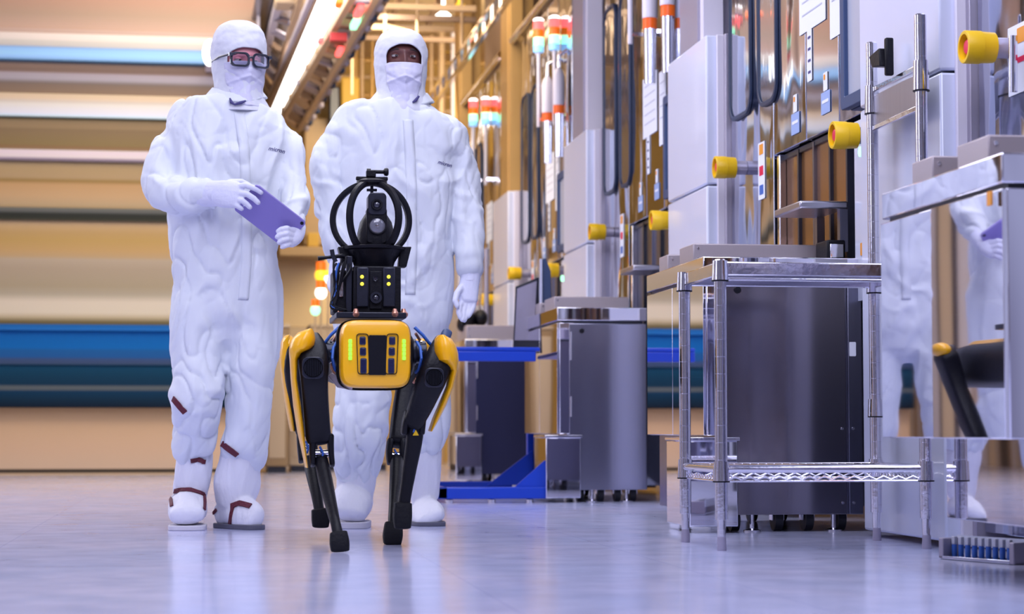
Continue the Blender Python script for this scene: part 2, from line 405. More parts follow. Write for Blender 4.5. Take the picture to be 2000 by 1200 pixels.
structure(B(-4.0, -3.9, 0.4, 23.0, 0, 4.6).build('wall_left', aisle_wall_material(), smooth=False))
structure(B(-4.0, 5.2, 22.9, 23.0, 0, 5.2).build('wall_back', mat('ochre_wall', s2l(206, 168, 92), .6, var=.12, vscale=1.2), smooth=False))
structure(B(5.1, 5.2, 0.4, 23.0, 0, 4.6).build('wall_right', mat('wall_right_paint', s2l(190, 180, 190), .5, var=.06, vscale=.6), smooth=False))
structure(B(-4.0, 5.2, 9.0, 23.0, 4.55, 4.65).build('ceiling', mat('ceiling_paint', s2l(206, 180, 140), .6, var=.06, vscale=.6), smooth=False))

# unseen tube lamps over the left aisle, added for bright bands in steel
for i, (x, y0, y1) in enumerate(((-2.3, 6.5, 14.0), (-3.2, 3.0, 15.0))):
    o = MB().box(x-.07, x+.07, y0, y1, 3.92, 3.96).build('trim_%d' % (8+i), M_lampg, None, bevel=.008); structure(o)
# ------------------------------------------------------------------ tool bays along the right-hand side
BAYS = {1: (5.91, 'nearest'), 2: (8.84, 'second'), 3: (11.75, 'third'), 4: (14.9, 'fourth'), 5: (17.9, 'farthest')}
XW = 2.30
def ring_frame(name, yc, zc, w2, h2, r, t, x, m, parent, depth=.03):
    """rounded rectangular frame in the plane x, facing -X"""
    o = rrect(w2, h2, r); i = rrect(w2-t, h2-t, max(r-t, .005))
    mb = MB()
    R = [[V((x, yc+a, zc+b)) for a, b in o], [V((x-depth, yc+a, zc+b)) for a, b in o],
         [V((x-depth, yc+a, zc+b)) for a, b in i], [V((x, yc+a, zc+b)) for a, b in i]]
    mb.loft(R, closed=True)
    return mb.build(name, m, parent, bevel=.003)
def plate(name, yc, zc, w2, h2, x, m, parent, t=.004, r=.004):
    o = rrect(w2, h2, r, 3)
    mb = MB().prism([(x, yc+a, zc+b) for a, b in o], (-t, 0, 0))
    return mb.build(name, m, parent)

def guard_button(yc, zc, xface, label, d=.048, L=.088, tagcard=True):
    t = thing('emergency_stop_button', label, 'emergency button', (xface, yc, zc), 'yellow guarded emergency buttons')
    x0 = xface
    mb = MB()
    prof = [(0, .0), (0, d*.92), (L*.45, d*.96), (L*.46, d), (L*.97, d), (L, d*.96), (L, d*.78), (L*.5, d*.74), (L*.5, 0)]
    mb.lathe((x0, yc, zc), (-1, 0, 0), prof, 40)
    mb.build('guard_collar', M_btn, t)
    MB().lathe((x0-L*.45, yc, zc), (-1, 0, 0), [(0, 0), (0, .012), (.014, .012), (.016, .024), (.036, .024), (.042, .018), (.044, 0)], 28).build('push_button', M_red, t)
    MB().cyl((xface-.01, yc, zc), (XW-.001, yc, zc), .030).build('mounting_stub', M_grey, t)
    return t

def window_pair(yp, name):
    for k, (a, b, zt, zb, which) in enumerate(((-.06, -.42, 2.80, 1.71, 'far one'), (-.53, -.82, 2.80, 1.70, 'near one'))):
        yc = yp + (a+b)/2; w2 = (a-b)/2; zc = (zt+zb)/2; h2 = (zt-zb)/2
        t = thing('viewing_window', f'tall round-cornered dark window beside the {name} white panel, {which} of the pair', 'window', (XW, yc, zb), 'tall dark-rimmed windows')
        ring_frame('window_rim', yc, zc, w2, h2, .09, .020, XW-.0, M_frame, t, .014)
        plate('window_pane', yc, zc, w2-.02, h2-.02, XW-.001, M_pane, t, .006, .075)

def beacon(x, y, z, label):
    t = thing('signal_beacon', label, 'beacon', (x, y, z), 'grey beacons with orange bands')
    MB().lathe((x, y, z), (0, 0, 1), [(-.30, 0), (-.30, .030), (-.02, .034)], 20).build('lower_tube', M_chrome, t)
    MB().lathe((x, y, z), (0, 0, 1), [(-.02, .0), (-.02, .036), (.035, .036), (.035, 0)], 20).build('orange_band', M_orange2, t)
    MB().lathe((x, y, z), (0, 0, 1), [(.035, 0), (.035, .040), (.22, .040), (.26, .028), (.30, 0)], 20).build('cap', M_whitestrip, t)
    MB().tube([(x, y, z+.28), (x, y, z+.36), (XW-.002, y, z+.40)], .012, 10).build('bracket', M_chrome, t)

def signal_tower(x, y, z, label, s=1.0, post=.5):
    """z: bottom of the lit stack"""
    t = thing('signal_tower', label, 'signal light', (x, y, z), 'stacked signal lights')
    h = .055*s; r = .036*s; z0 = z
    for nm, m, hh in (('blue_segment', M_lblu, .7), ('green_segment', M_lgrn, 1.0), ('orange_segment', M_lorg, .9), ('red_segment', M_lred, 1.0)):
        MB().lathe((x, y, z0), (0, 0, 1), [(0, 0), (0, r), (h*hh, r), (h*hh, 0)], 20).build(nm, m, t)
        z0 += h*hh + .003
    MB().lathe((x, y, z0), (0, 0, 1), [(0, 0), (0, r), (.01, r), (.02, r*.6), (.022, 0)], 20).build('cap', M_lredh, t)
    MB().cyl((x, y, z-post), (x, y, z), .013*s).build('pole', M_whitestrip, t)
    MB().bar((x, y, z-post+.05), (XW-.001, y, z-post+.05), .02, .02).build('bracket', M_chrome, t)

def tool_bay(k):
    yp, nm = BAYS[k]
    # white enamel panel standing proud of the steel
    t = thing('white_panel', f'tall white enamel panel with stepped edge, the {nm} along the right side', 'panel', (2.2, yp, 0), 'white enamel panels')
    far = .77
    MB().box(2.2, 2.6, yp, yp+far, 1.45, 2.12).build('upper_door', M_white, t, bevel=.008)
    MB().box(2.2, 2.6, yp, yp+far, .02, 1.442).build('lower_door', M_white, t, bevel=.008)
    MB().box(2.245, 2.6, yp-.02, yp-.001, .02, 2.12).build('edge_strip', M_whitestrip, t, bevel=.004)
    MB().box(2.275, 2.6, yp-.05, yp-.021, .02, 2.12).build('edge_strip', M_grey, t, bevel=.004)
    if k > 1 or True:
        c = thing('steel_column', f'tall square grey column rising above the {nm} white panel', 'column', (2.25, yp+.2, 2.09), 'columns above the white panels')
        cm = M_gold if k >= 4 else M_grey
        MB().box(2.25, 2.45, yp+.36, yp+.72, 2.122, 4.5).build('column_body', cm, c, bevel=.004)
        MB().box(2.262, 2.36, yp+.30, yp+.36, 2.122, 4.5).build('front_strip', M_gold if k >= 4 else M_whitestrip, c, bevel=.004)
    # mirror steel wall of the bay (corridor face) with upper casing
    yn = yp-2.13
    s = thing('tool_casing', f'wavy mirror-steel tool casing just before the {nm} white panel', 'machine', (XW, yn, 0), 'mirror steel tool casings')
    ys = [yp-.052, yp-.74, yp-1.20, yp-1.62, yn]
    for i in range(4):
        z0 = .05 if i < 1 else (1.48 if i > 0 else .05)
        MB().box(XW, 2.7, ys[i+1]+.006, ys[i]-.004, z0, 3.25).build('steel_panel', M_wavy if i != 2 else M_mirror, s, bevel=.004)
    MB().box(XW+.03, 2.75, yn, yp-.76, 3.25, 4.4).build('upper_duct', M_duct, s, bevel=.01)
    MB().cyl((XW-.02, yn, 3.30), (XW-.02, yp+.3, 3.30), .03).build('upper_rail', M_chrome, s)
    # load port recess with amber panels between dark uprights
    MB().box(2.62, 2.66, yn, yp-.75, .05, 1.48).build('recess_back', M_dark, s)
    span = (yn+.50, yp-.80)
    n = 4
    for i in range(n):
        a = span[0] + (span[1]-span[0])*i/n; b = span[0] + (span[1]-span[0])*(i+1)/n
        MB().box(2.335, 2.36, a+.012, b-.006, .80, 1.455).build('amber_panel', M_amber if k < 3 else M_dark_steel, s)
        MB().box(2.322, 2.38, a-.006, a+.012, .80, 1.47).build('divider', M_dark if i != 2 else M_dark_steel, s)
    MB().box(2.325, 2.46, span[0], span[1]+.03, 1.455, 1.475).build('header', M_dark, s)
    MB().box(2.305, 2.42, span[1], span[1]+.035, .8, 1.475).build('door_jamb', M_chrome, s, bevel=.003)
    # monitor
    m = thing('wall_monitor', f'upright touch screen in a slate frame, on steel before the {nm} white panel', 'monitor', (2.24, yp-2.0, 1.46), 'slate-framed wall monitors')
    ring_frame('monitor_frame', yp-1.90, 1.77, .17, .26, .02, .045, XW-.002, M_monf, m, .03)
    plate('screen', yp-1.90, 1.77, .13, .22, XW-.012, M_scr, m)
    # control plate under the monitor
    c = thing('control_plate', f'white control plate with small lamps under the monitor before the {nm} white panel', 'control panel', (2.29, yp-2.0, .9), 'white control plates')
    plate('plate', yp-1.93, 1.13, .075, .32, XW-.002, M_white, c, .02)
    MB().cyl((XW-.02, yp-2.0, 1.325), (XW-.05, yp-2.0, 1.325), .018).build('green_lamp', M_lgrn, c)
    plate('orange_label', yp-1.93, .99, .012, .022, XW-.0225, M_orange, c, .002)
    guard_button(yp-2.06, 1.372, 2.22, f'yellow-collared red button under the monitor before the {nm} white panel')
    guard_button(yp-.30, 1.462 if k == 1 else 1.485, 2.25, f'yellow-collared red button on the edge of the {nm} white panel', L=.09)
    # notices and labels
    p = thing('notice_sheet', f'white printed sheet stuck on the steel before the {nm} white panel', 'paper', (XW, yp-1.4, 1.8), 'printed sheets on the steel casings')
    plate('sheet', yp-1.30, 2.06, .17, .16, XW-.002, M_paper, p, .002)
    for i in range(5):
        plate('text_line', yp-1.30, 2.17-.05*i, .13, .003, XW-.0042, M_ink, p, .001, .002)
    p = thing('notice_sheet', f'narrow white sheet beside the larger one before the {nm} white panel', 'paper', (XW, yp-1.4, 1.8), 'printed sheets on the steel casings')
    plate('sheet', yp-1.60, 2.0, .075, .19, XW-.002, M_paper, p, .002)
    for i in range(4):
        plate('text_line', yp-1.60, 2.13-.06*i, .05, .003, XW-.0042, M_ink, p, .001, .002)
    for dy, z, lab in ((-1.06, 1.60, 'farther'), (-1.46, 1.62, 'nearer')):
        q = thing('warning_label', f'small blue and white label on steel before the {nm} white panel, the {lab} one', 'label', (XW, yp+dy, z-.05), 'blue and white labels')
        plate('blue_card', yp+dy, z-.035, .055, .042, XW-.002, mat('label_blue', s2l(150, 172, 220), .5, var=.1), q, .002)
        plate('white_card', yp+dy, z+.045, .025, .035, XW-.002, M_paper, q, .002)
        plate('orange_mark', yp+dy+.008, z+.062, .01, .01, XW-.0042, M_orange, q, .001)
        plate('text_line', yp+dy, z-.03, .04, .006, XW-.0042, M_paper, q, .001)
    q = thing('strip_label', f'tall narrow white label high on the steel before the {nm} white panel', 'label', (XW, yp-1.2, 1.7), 'tall narrow labels')
    plate('card', yp-1.26, 1.80, .03, .10, XW-.002, M_paper, q, .002)
    for i in range(4): plate('text_line', yp-1.26, 1.87-.045*i, .018, .005, XW-.0042, M_inkd, q, .001)
    q = thing('hazard_label', f'white hazard label with orange square beside the {nm} white panel\'s yellow button', 'label', (XW, yp-.6, 1.35), 'hazard labels')
    plate('card', yp-.56, 1.44, .05, .12, XW-.002, M_paper, q, .002)
    plate('orange_square', yp-.56, 1.53, .03, .022, XW-.0042, M_orange, q, .001)
    plate('red_mark', yp-.56, 1.44, .03, .02, XW-.0042, M_red, q, .001)
    plate('blue_mark', yp-.56, 1.36, .03, .02, XW-.0042, M_wire, q, .001)
    # small steel shelf
    sh = thing('keyboard_shelf', f'small flat steel shelf sticking out before the {nm} white panel', 'shelf', (2.12, yp-1.7, 1.15), 'small steel shelves')
    MB().box(2.117, 2.297, yp-1.72, yp-1.38, 1.155, 1.183).build('shelf_plate', M_brush, sh, bevel=.006)
    MB().bar((2.282, yp-1.7, 1.0), (2.282, yp-1.7, 1.155), .03, .03, (1, 0, 0)).build('bracket', M_dark_steel, sh)
    MB().bar((2.282, yp-1.42, 1.0), (2.282, yp-1.42, 1.155), .03, .03, (1, 0, 0)).build('bracket', M_dark_steel, sh)
    if k in (2, 3, 4):
        beacon(2.22, yp-1.66, 2.41, f'grey beacon with orange band high before the {nm} white panel, left one')
        beacon(2.24, yp-1.98, 2.41, f'grey beacon with orange band high before the {nm} white panel, right one')
    if k in (2, 3, 4):
        signal_tower(2.17, yp+{2: 1.5, 3: 1.55, 4: 1.75, 5: 1.8}[k], 2.86, f'lit signal tower high behind the {nm} white panel, left of the pair')
        signal_tower(2.26, yp+{2: 1.4, 3: 1.45, 4: 1.65, 5: 1.7}[k], 2.86, f'lit signal tower high behind the {nm} white panel, right of the pair')
for k in BAYS:
    tool_bay(k)
    window_pair(BAYS[k][0], BAYS[k][1])

# near bay extras: sensor tag above the nearest button, door handle and safety label
hd = thing('door_handle', 'slim upright steel handle at the right edge beside the safety label', 'handle', (XW, 5.5, 1.5))
MB().tube([onX(1976, 152, XW-.005), onX(1976, 152, XW-.04), onX(1979, 180, XW-.04), onX(1979, 70, XW-.04), onX(1976, 60, XW-.005)][1:4], .012, 12).build('grip', M_chrome, hd)
pl = onX(1990, 115, XW)
q = thing('safety_label', 'white safety label with warning triangle at the right edge', 'label', pl)
plate('card', pl.y-.02, pl.z, .09, .10, XW-.002, M_paper, q, .002)
plate('orange_header', pl.y-.05, pl.z+.065, .05, .022, XW-.0042, M_orange, q, .001)
plate('red_bar', pl.y-.05, pl.z-.005, .05, .008, XW-.0042, M_red, q, .001)
MB().prism([(XW-.0045, pl.y+.05, pl.z+.0), (XW-.0045, pl.y+.02, pl.z+.0), (XW-.0045, pl.y+.035, pl.z+.05)], (-.001, 0, 0)).build('warning_triangle', M_btn, q)
plate('blue_dot', pl.y+.035, pl.z-.06, .012, .02, XW-.0042, M_wire, q, .001)

# ------------------------------------------------------------------ bench-height steel cabinets
def caster(parent, x, y, r=.042, name='caster'):
    c = MB()
    c.lathe((x-.014, y, r), (1, 0, 0), [(0, 0), (0, r), (.028, r), (.028, 0)], 20)
    w_ = c.build(name, M_tyre, parent)
    h = MB().box(x-.022, x-.017, y-.02, y+.02, r*.9, r*2.1).box(x+.017, x+.022, y-.02, y+.02, r*.9, r*2.1).box(x-.022, x+.022, y-.025, y+.025, r*2.05, r*2.25)
    h.build('caster_fork', M_chrome, w_)
    return w_
def levelling_foot(parent, x, y):
    MB().lathe((x, y, 0), (0, 0, 1), [(0, 0), (0, .03), (.006, .03), (.012, .009), (.085, .009), (.085, 0)], 16).build('levelling_foot', M_chrome, parent)

M_navy = mat('navy_door_steel', s2l(52, 54, 84), 0.3, metal=.8, var=.15, vscale=1.5)
M_dark_door = mat('dark_wavy_door_steel', (0.27, 0.25, 0.29), 0.14, metal=1.0, bump=.7, bscale=3.0, stretch=(1, 1, .05), bdist=.03, detail=1)
def cabinet(yn, yf, name, idx, xmain=1.78, xr=2.26, zlow=.06):
    t = thing('steel_cabinet', name, 'cabinet', (1.72, yn, 0), 'bench-high steel cabinets')
    XC = 1.717
    # overhanging mirror faced head with two doors
    MB().box(XC+.012, 1.80, yn, yf, .335, .885).build('cabinet_head', M_cab, t, bevel=.003)
    ym = yn + (yf-yn)*.52
    if idx == 1:
        # the two doors of the nearest cabinet do not hang quite flush
        for a, b, ang in ((yn, ym, 2.0), (ym, yf, .4)):
            c = V((XC+.001, (a+b)/2, .61)); q = Matrix.Rotation(math.radians(ang), 3, 'Z')
            MB().obox(c, q @ V((.006, 0, 0)), q @ V((0, (b-a)/2-.002, 0)), (0, 0, .273)).build('mirror_door', M_cab, t, bevel=.0015)
    else:
        for a, b in ((yn, ym), (ym, yf)):
            MB().box(XC, XC+.011, a+.002, b-.002, .337, .883).build('mirror_door', M_cab, t, bevel=.0015)
    MB().box(XC, xr, yn-.004, yf+.004, .895, .962).build('worktop', M_cab, t, bevel=.004)
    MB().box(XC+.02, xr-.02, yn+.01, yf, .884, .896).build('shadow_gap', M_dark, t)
    # main body with a hinged front
    MB().box(xmain, xr, yn+.008, yf, zlow, .884).build('cabinet_body', M_dark_steel if idx != 1 else M_cab, t, bevel=.003)
    if idx != 1:
        xs = 2.235 if idx == 2 else xr
        MB().box(xmain+.012, xs-.004, yn-.002, yn+.008, zlow, .88).build('front_door', {2: M_dark_door, 3: M_door, 4: M_navy}[idx], t, bevel=.002)
        if xs < xr-.01:
            MB().box(xs+.004, xr, yn-.002, yn+.008, zlow, .88).build('side_door', M_dark_steel, t, bevel=.002)
            for z in (.10, .36):
                for dx in (-.02, .02): MB().lathe((xs+dx, yn-.001, z), (0, -1, 0), [(0, 0), (0, .006), (.004, .005), (.005, 0)], 10).build('screw', M_chrome, t)
            q = MB().prism([(xs+.02+a, yn-.0035, .64+b) for a, b in rrect(.012, .025, .003, 2)], (0, -.002, 0)).build('caution_tag', M_paper, t)
        MB().lathe((xmain+.075, yn-.002, .845), (0, -1, 0), [(0, 0), (0, .013), (.006, .012), (.007, 0)], 20).build('lock_knob', M_black, t)
        hx = xmain+.020
        for z0, z1 in ((.70, .84), (.10, .22), (.42, .52)):
            MB().cyl((hx, yn-.006, z0), (hx, yn-.006, z1), .005, n=10).build('hinge', M_chrome, t)
        # low mirror box under the head
        MB().box(XC-.065, 1.825, yn-.05, yn+.30, .022, .318).build('pump_box', M_cab, t, bevel=.004)
        MB().box(XC-.070, 1.832, yn-.056, yn+.305, .318, .330).build('pump_box_lid', M_chrome, t, bevel=.002)
    if idx != 1:
        for x in (xmain+.08, xmain+(xr-xmain)*.45, xmain+(xr-xmain)*.66, xr-.06):
            for y in (yn+.09, yf-.09):
                caster(t, x, y)
    for x in ((xmain+.13, xr-.10) if idx != 1 else (xr-.16, xr-.04)):
        levelling_foot(t, x, yn+.03)
    return t
def top_box(x0, x1, y0, y1, z0, h, label, m=None):
    t = thing('control_box', label, 'box', (x0, y0, z0), 'grey boxes standing on the cabinets')
    MB().box(x0, x1, y0, y1, z0, z0+h).build('casing', m or M_box, t, bevel=.004)
    for dx in (.018,):
        for dz in (.25, .75):
            MB().lathe((x0+dx, y0, z0+h*dz), (0, -1, 0), [(0, 0), (0, .006), (.003, .005), (.003, 0)], 10).build('screw', M_chrome, t)
    return t
A = cabinet(4.245, 5.04, 'mirror-faced steel cabinet at the right edge, nearest to the camera', 1, xmain=1.88, xr=2.28, zlow=.13)
Bc = cabinet(6.96, 7.88, 'steel cabinet with dark brushed front behind the wire-shelf rack', 2, xmain=1.765, xr=2.29)
Cc = cabinet(9.96, 11.0, 'steel cabinet with hinged grey front to the right of the blue cart', 3, xmain=1.765, xr=2.17)
Dc = cabinet(13.6, 14.5, 'steel cabinet behind the blue cart with a dark front', 4)
top_box(1.79, 2.05, 4.87, 5.02, .962, .078, 'short tan-grey box at the far end of the mirror-faced cabinet')
top_box(1.79, 2.20, 4.50, 4.70, .962, .078, 'larger grey box nearest the camera on the mirror-faced cabinet')
top_box(1.76, 2.27, 7.28, 7.50, .962, .075, 'flat wide grey tray box on the cabinet behind the rack')
top_box(1.76, 1.95, 7.70, 7.85, .962, .07, 'small grey box at the far end of the cabinet behind the rack')
top_box(1.76, 2.15, 10.3, 10.6, .962, .075, 'flat brown-grey box on the cabinet right of the blue cart')
top_box(1.76, 1.9, 10.75, 10.95, .962, .07, 'small grey box behind the flat one on the cabinet right of the blue cart')
top_box(1.74, 2.15, 13.7, 14.2, .962, .10, 'brown-grey box on the cabinet behind the blue cart')
kn = thing('black_device', 'small black device at the right end of the flat tray box', 'device', (2.2, 7.2, 1.0))
MB().box(2.21, 2.28, 7.10, 7.24, .963, 1.04).build('casing', M_black, kn, bevel=.006)
MB().box(2.22, 2.27, 7.092, 7.10, .975, 1.025).build('front_plate', M_chrome, kn, bevel=.002)

# orange stickers on the nearest cabinet
for (px, py, w_, h_, lb) in ((1822, 425, .006, .014, 'orange sticker high on the far mirror door'), (1941, 388, .008, .016, 'orange sticker high on the near mirror door')):
    p = onX(px, py, 1.7135)
    s = MB().prism([(1.702 if px > 1900 else 1.711, p.y+a*1.6, p.z+b) for a, b in rrect(w_, h_, .002, 2)], (.004, 0, 0)).build('orange_sticker', M_orange, None)
    tag(s, lb, 'sticker')

# floor level perforated guard at the bottom right
g = thing('vial_tray', 'low steel tray on the floor at bottom right holding a row of blue parts', 'tray', (1.9, 5.1, 0))
p0 = onZ(1852, 1092, .0); p1 = onZ(1990, 1103, 0.0)
d = (p1-p0); dn = d.normalized(); nn = V((-dn.y, dn.x, 0))
MB().bar(p0+V((0,0,.006)), p1+V((0,0,.006)), .07, .01).build('tray_base', M_mirror, g, bevel=.002)
for e, nm in ((p0, 'end_plate'), (p1, 'end_plate')):
    MB().bar(e+V((0,0,.0))+V((0,0,.03)), e+dn*.018+V((0,0,.03)), .07, .058).build(nm, M_grey, g, bevel=.003)
MB().bar(p0+nn*.034+V((0,0,.05)), p1+nn*.034+V((0,0,.05)), .004, .03).build('back_rail', M_white, g)
for i in range(9):
    c = p0 + d*((i+.95)/10.2)
    b = thing('blue_vial', 'small blue-capped block in the low floor tray, one of nine alike', 'vial', c+V((0, 0, .011)), 'blue blocks in the low tray')
    MB().lathe(c+V((0, 0, .011)), (0, 0, 1), [(0, 0), (0, .0075), (.030, .0075), (.030, 0)], 14).build('body', M_wire, b)
    MB().obox(c+V((0, 0, .052)), dn*.0065, nn*.006, (0, 0, .011)).build('cap', M_ink, b, bevel=.002)

# ------------------------------------------------------------------ steel rack with posts
def post(parent, x, y, z1, m=M_chrome, foot=True, taper=True):
    r = .0185
    mb = MB()
    prof = [(.035, 0), (.035, .0125), (.09, .0135), (.091, r)]
    z = .115
    while z < z1-.01:
        prof += [(z-.0008, r), (z, r*.95), (z+.0008, r)]
        z += .0508
    prof += [(z1-.004, r), (z1, r*.8), (z1, 0)]
    mb.lathe((x, y, 0), (0, 0, 1), prof, 28)
    p = mb.build('post', m, parent)
    MB().lathe((x, y, 0), (0, 0, 1), [(0, 0), (0, .0135), (.004, .0145), (.055, .0120), (.056, 0)], 20).build('levelling_foot', M_grey, p)
    return p
def sleeve(parent, x, y, z0, z1):
    s = MB().lathe((x, y, z0), (0, 0, 1), [(0, .0186), (0, .0250), (z1-z0, .0225), (z1-z0, .0186)], 28).build('corner_sleeve', M_chrome, parent)
    MB().lathe((x, y, z0-.004), (0, 0, 1), [(0, .0186), (0, .0255), (.004, .0255), (.004, .0186)], 24).build('retaining_ring', M_black, s)
RN, RF = 5.91, 6.37
XL, XR = 1.510, 2.140
rk = thing('steel_rack', 'open chrome wire-shelf rack with a solid top in front of the dark cabinet', 'rack', (XL, RN, 0))
ZT = .862
for x, y, z1 in ((XL, RN, ZT), (XL, RF, ZT-.005), (XR, RN, 1.618), (XR, RF, 1.618)):
    post(rk, x, y, z1)
    sleeve(rk, x, y, ZT-.062, ZT-.004)
    sleeve(rk, x, y, .205, .262)
# top shelf: folded steel tray
MB().box(XL+.012, XR-.012, RN+.012, RF-.012, ZT-.022, ZT-.012).build('top_plate', M_brush, rk, bevel=.002)
def rail(z0, z1, xa, ya, xb, yb, nm='edge_rail', w_=.012, m=M_chrome):
    MB().bar((xa, ya, (z0+z1)/2), (xb, yb, (z0+z1)/2), w_, z1-z0).build(nm, m, rk, bevel=.004)
rail(ZT-.048, ZT-.006, XL+.016, RN, XR-.016, RN); rail(ZT-.048, ZT-.006, XL+.016, RF, XR-.016, RF)
rail(ZT-.048, ZT-.006, XL, RN+.016, XL, RF-.016); rail(ZT-.048, ZT-.006, XR, RN+.016, XR, RF-.016)
MB().cyl((XL+.02, RN, ZT-.058), (XR-.02, RN, ZT-.058), .006).build('front_wire', M_chrome, rk)
# lower shelf: round rails with a truss wire
for (xa, ya, xb, yb) in ((XL, RN, XR, RN), (XL, RF, XR, RF), (XL, RN, XL, RF), (XR, RN, XR, RF)):
    u = (V((xb, yb, 0))-V((xa, ya, 0))).normalized()*.018
    MB().tube([V((xa, ya, .240))+u, V((xb, yb, .240))-u], .0125, 20).build('lower_rail', M_chrome, rk)
    a = V((xa, ya, .212))+u; b = V((xb, yb, .212))-u
    pts = []
    n = 26
    for i in range(n+1):
        pts.append(a.lerp(b, i/n) + V((0, 0, .006 if i % 2 else -.004)))
    tw = MB().tube(pts, .0032, 8); tw.tube([a-V((0,0,.008)), b-V((0,0,.008))], .0032, 8)
    tw.build('truss_wire', M_chrome, rk)
for i in range(1, 24):
    x = XL + (XR-XL)*i/24
    MB().cyl((x, RN+.01, .247), (x, RF-.01, .247), .0022, n=8).build('shelf_wire', M_chrome, rk)
# middle sleeve and upper cross bars between the tall posts
sleeve(rk, XR, RF, .40, .455)
for z0, z1 in ((1.325, 1.40), (1.45, 1.52)):
    MB().box(XR-.006, XR+.006, RN+.015, RF-.015, z0, z0+.018).build('upper_cross_bar', M_chrome, rk, bevel=.003)
for y in (RN, RF): sleeve(rk, XR, y, 1.385, 1.475)
MB().box(XR-.003, XR+.003, RN+.02, RF-.02, 1.335, 1.44).build('rear_plate', M_brush, rk, bevel=.002)
ck = thing('black_clamp', 'black plastic clamp on the bar between the two tall posts', 'clamp', (XR-.03, 6.3, 1.45))
pc = onX(1718, 118, XR-.03)
MB().prism([(XR-.05, pc.y+.05, pc.z+.02), (XR-.05, pc.y-.05, pc.z+.03), (XR-.05, pc.y-.06, pc.z-.03), (XR-.05, pc.y+.02, pc.z-.02)], (.045, 0, 0)).build('clamp_body', M_black, ck, bevel=.004)
MB().box(XR-.035, XR-.008, pc.y-.075, pc.y-.055, pc.z-.06, pc.z+.06).build('clamp_plate', M_black, ck, bevel=.005)

# ------------------------------------------------------------------ blue cart
YC = 9.95
YB2 = 11.06
ct = thing('blue_cart', 'royal blue steel cart with flat top behind the robot', 'cart', (1.4, YC, 0))
q0 = onY(855, 690, YC); q1 = onY(1055, 690, YC)
zt = onY(955, 678, YC).z; zb = onY(955, 706, YC).z
xl = q0.x-.10
MB().box(xl, q1.x, YC, YB2+.05, zt-.02, zt).build('cart_top', M_blue, ct, bevel=.006)
MB().box(xl, q1.x-.02, YC, YC+.03, zb, zt-.02).build('front_apron', M_blue, ct, bevel=.006)
bz0 = onY(955, 975, YC).z; bz1 = onY(955, 952, YC).z
bx1 = onY(1066, 960, YC).x
MB().box(q0.x, bx1, YC-.02, YC+.05, bz0, bz1).build('base_beam', M_blue, ct, bevel=.006)
MB().box(q0.x, q0.x+.05, YC-.02, YB2+.05, bz0, bz1).build('base_beam', M_blue, ct, bevel=.006)
MB().box(q0.x, bx1, YB2, YB2+.05, bz0, bz1).build('base_beam', M_blue, ct, bevel=.006)
lx = onY(1040, 800, YB2).x
MB().box(lx-.028, lx+.020, YB2, YB2+.045, bz0, zt-.02).build('leg', M_blue, ct, bevel=.004)
MB().prism([(lx-.25, YB2-.012, bz1-.02), (lx, YB2-.012, bz1-.02), (lx, YB2-.012, bz1+.17)], (0, .012, 0)).build('gusset', M_blue, ct)
gx = onY(1068, 900, YC).x
MB().prism([(gx-.16, YC-.005, bz1), (gx, YC-.005, bz1), (gx, YC-.005, bz1+.14)], (0, .012, 0)).build('gusset', M_blue, ct)
for x in (q0.x+.06, (q0.x+bx1)/2, bx1-.08):
    for y in (YC+.01, YB2+.02):
        MB().lathe((x, y, 0), (0, 0, 1), [(0, 0), (0, .02), (.015, .02), (.02, .006), (bz0+.003, .006), (bz0+.003, 0)], 14).build('levelling_foot', M_chrome, ct)
# things on and behind it
mn = thing('flat_monitor', 'grey-backed monitor leaning upright behind the blue cart', 'monitor', (1.6, 10.7, .76))
pa = [onY(x, y, 10.9) for x, y in ((1001, 690), (1006, 560), (1052, 541), (1046, 690))]
MB().prism(pa, (0.02, .03, 0)).build('monitor_casing', M_dark, mn, bevel=.004)
pb = [p + V((0, -.004, 0)) for p in [onY(x, y, 10.9) for x, y in ((1005, 665), (1010, 564), (1048, 549), (1042, 665))]]
MB().prism(pb, (0, .004, 0)).build('monitor_back', M_grey, mn)
mn = thing('dark_monitor', 'dark monitor seen from its edge beside the leaning grey one', 'monitor', (1.8, 10.85, .9))
MB().box(onY(1060, 600, 10.8).x, onY(1074, 600, 10.8).x, 10.80, 10.84, .963, onY(1060, 594, 10.8).z).build('monitor_stand', M_dark, mn)
MB().prism([onY(x, y, 10.8) for x, y in ((1059, 596), (1059, 506), (1066, 504), (1076, 530), (1078, 596))], (0, .03, 0)).build('monitor_casing', M_monf, mn, bevel=.004)
MB().prism([onY(x, y, 10.78) for x, y in ((1055, 596), (1055, 506), (1059, 506), (1059, 596))], (0, .03, 0)).build('monitor_edge', M_white, mn)
bg = thing('black_bag', 'slumped black bag beyond the second person\'s hanging hand', 'bag', onY(915, 640, 13.9))
for c, rr_ in (((905, 632), (.055, .1, .07)), ((930, 628), (.05, .1, .06)), ((893, 640), (.03, .08, .05))):
    MB().ball(onY(c[0]+8, c[1]-6, 13.9), *rr_).build('bag_pouch', M_black, bg)
pp = thing('upright_pole', 'thin grey upright pole left of the fourth white panel', 'pole', (1.9, 14.6, 0))
xq = onY(950, 600, 14.6).x
MB().cyl((xq, 14.6, 0), (xq, 14.6, onY(950, 486, 14.6).z), .018).build('pole_tube', M_grey, pp)
MB().lathe((xq, 14.6, 0), (0, 0, 1), [(0, 0), (0, .06), (.01, .06), (.015, .02), (.02, 0)], 20).build('pole_foot', M_grey, pp)
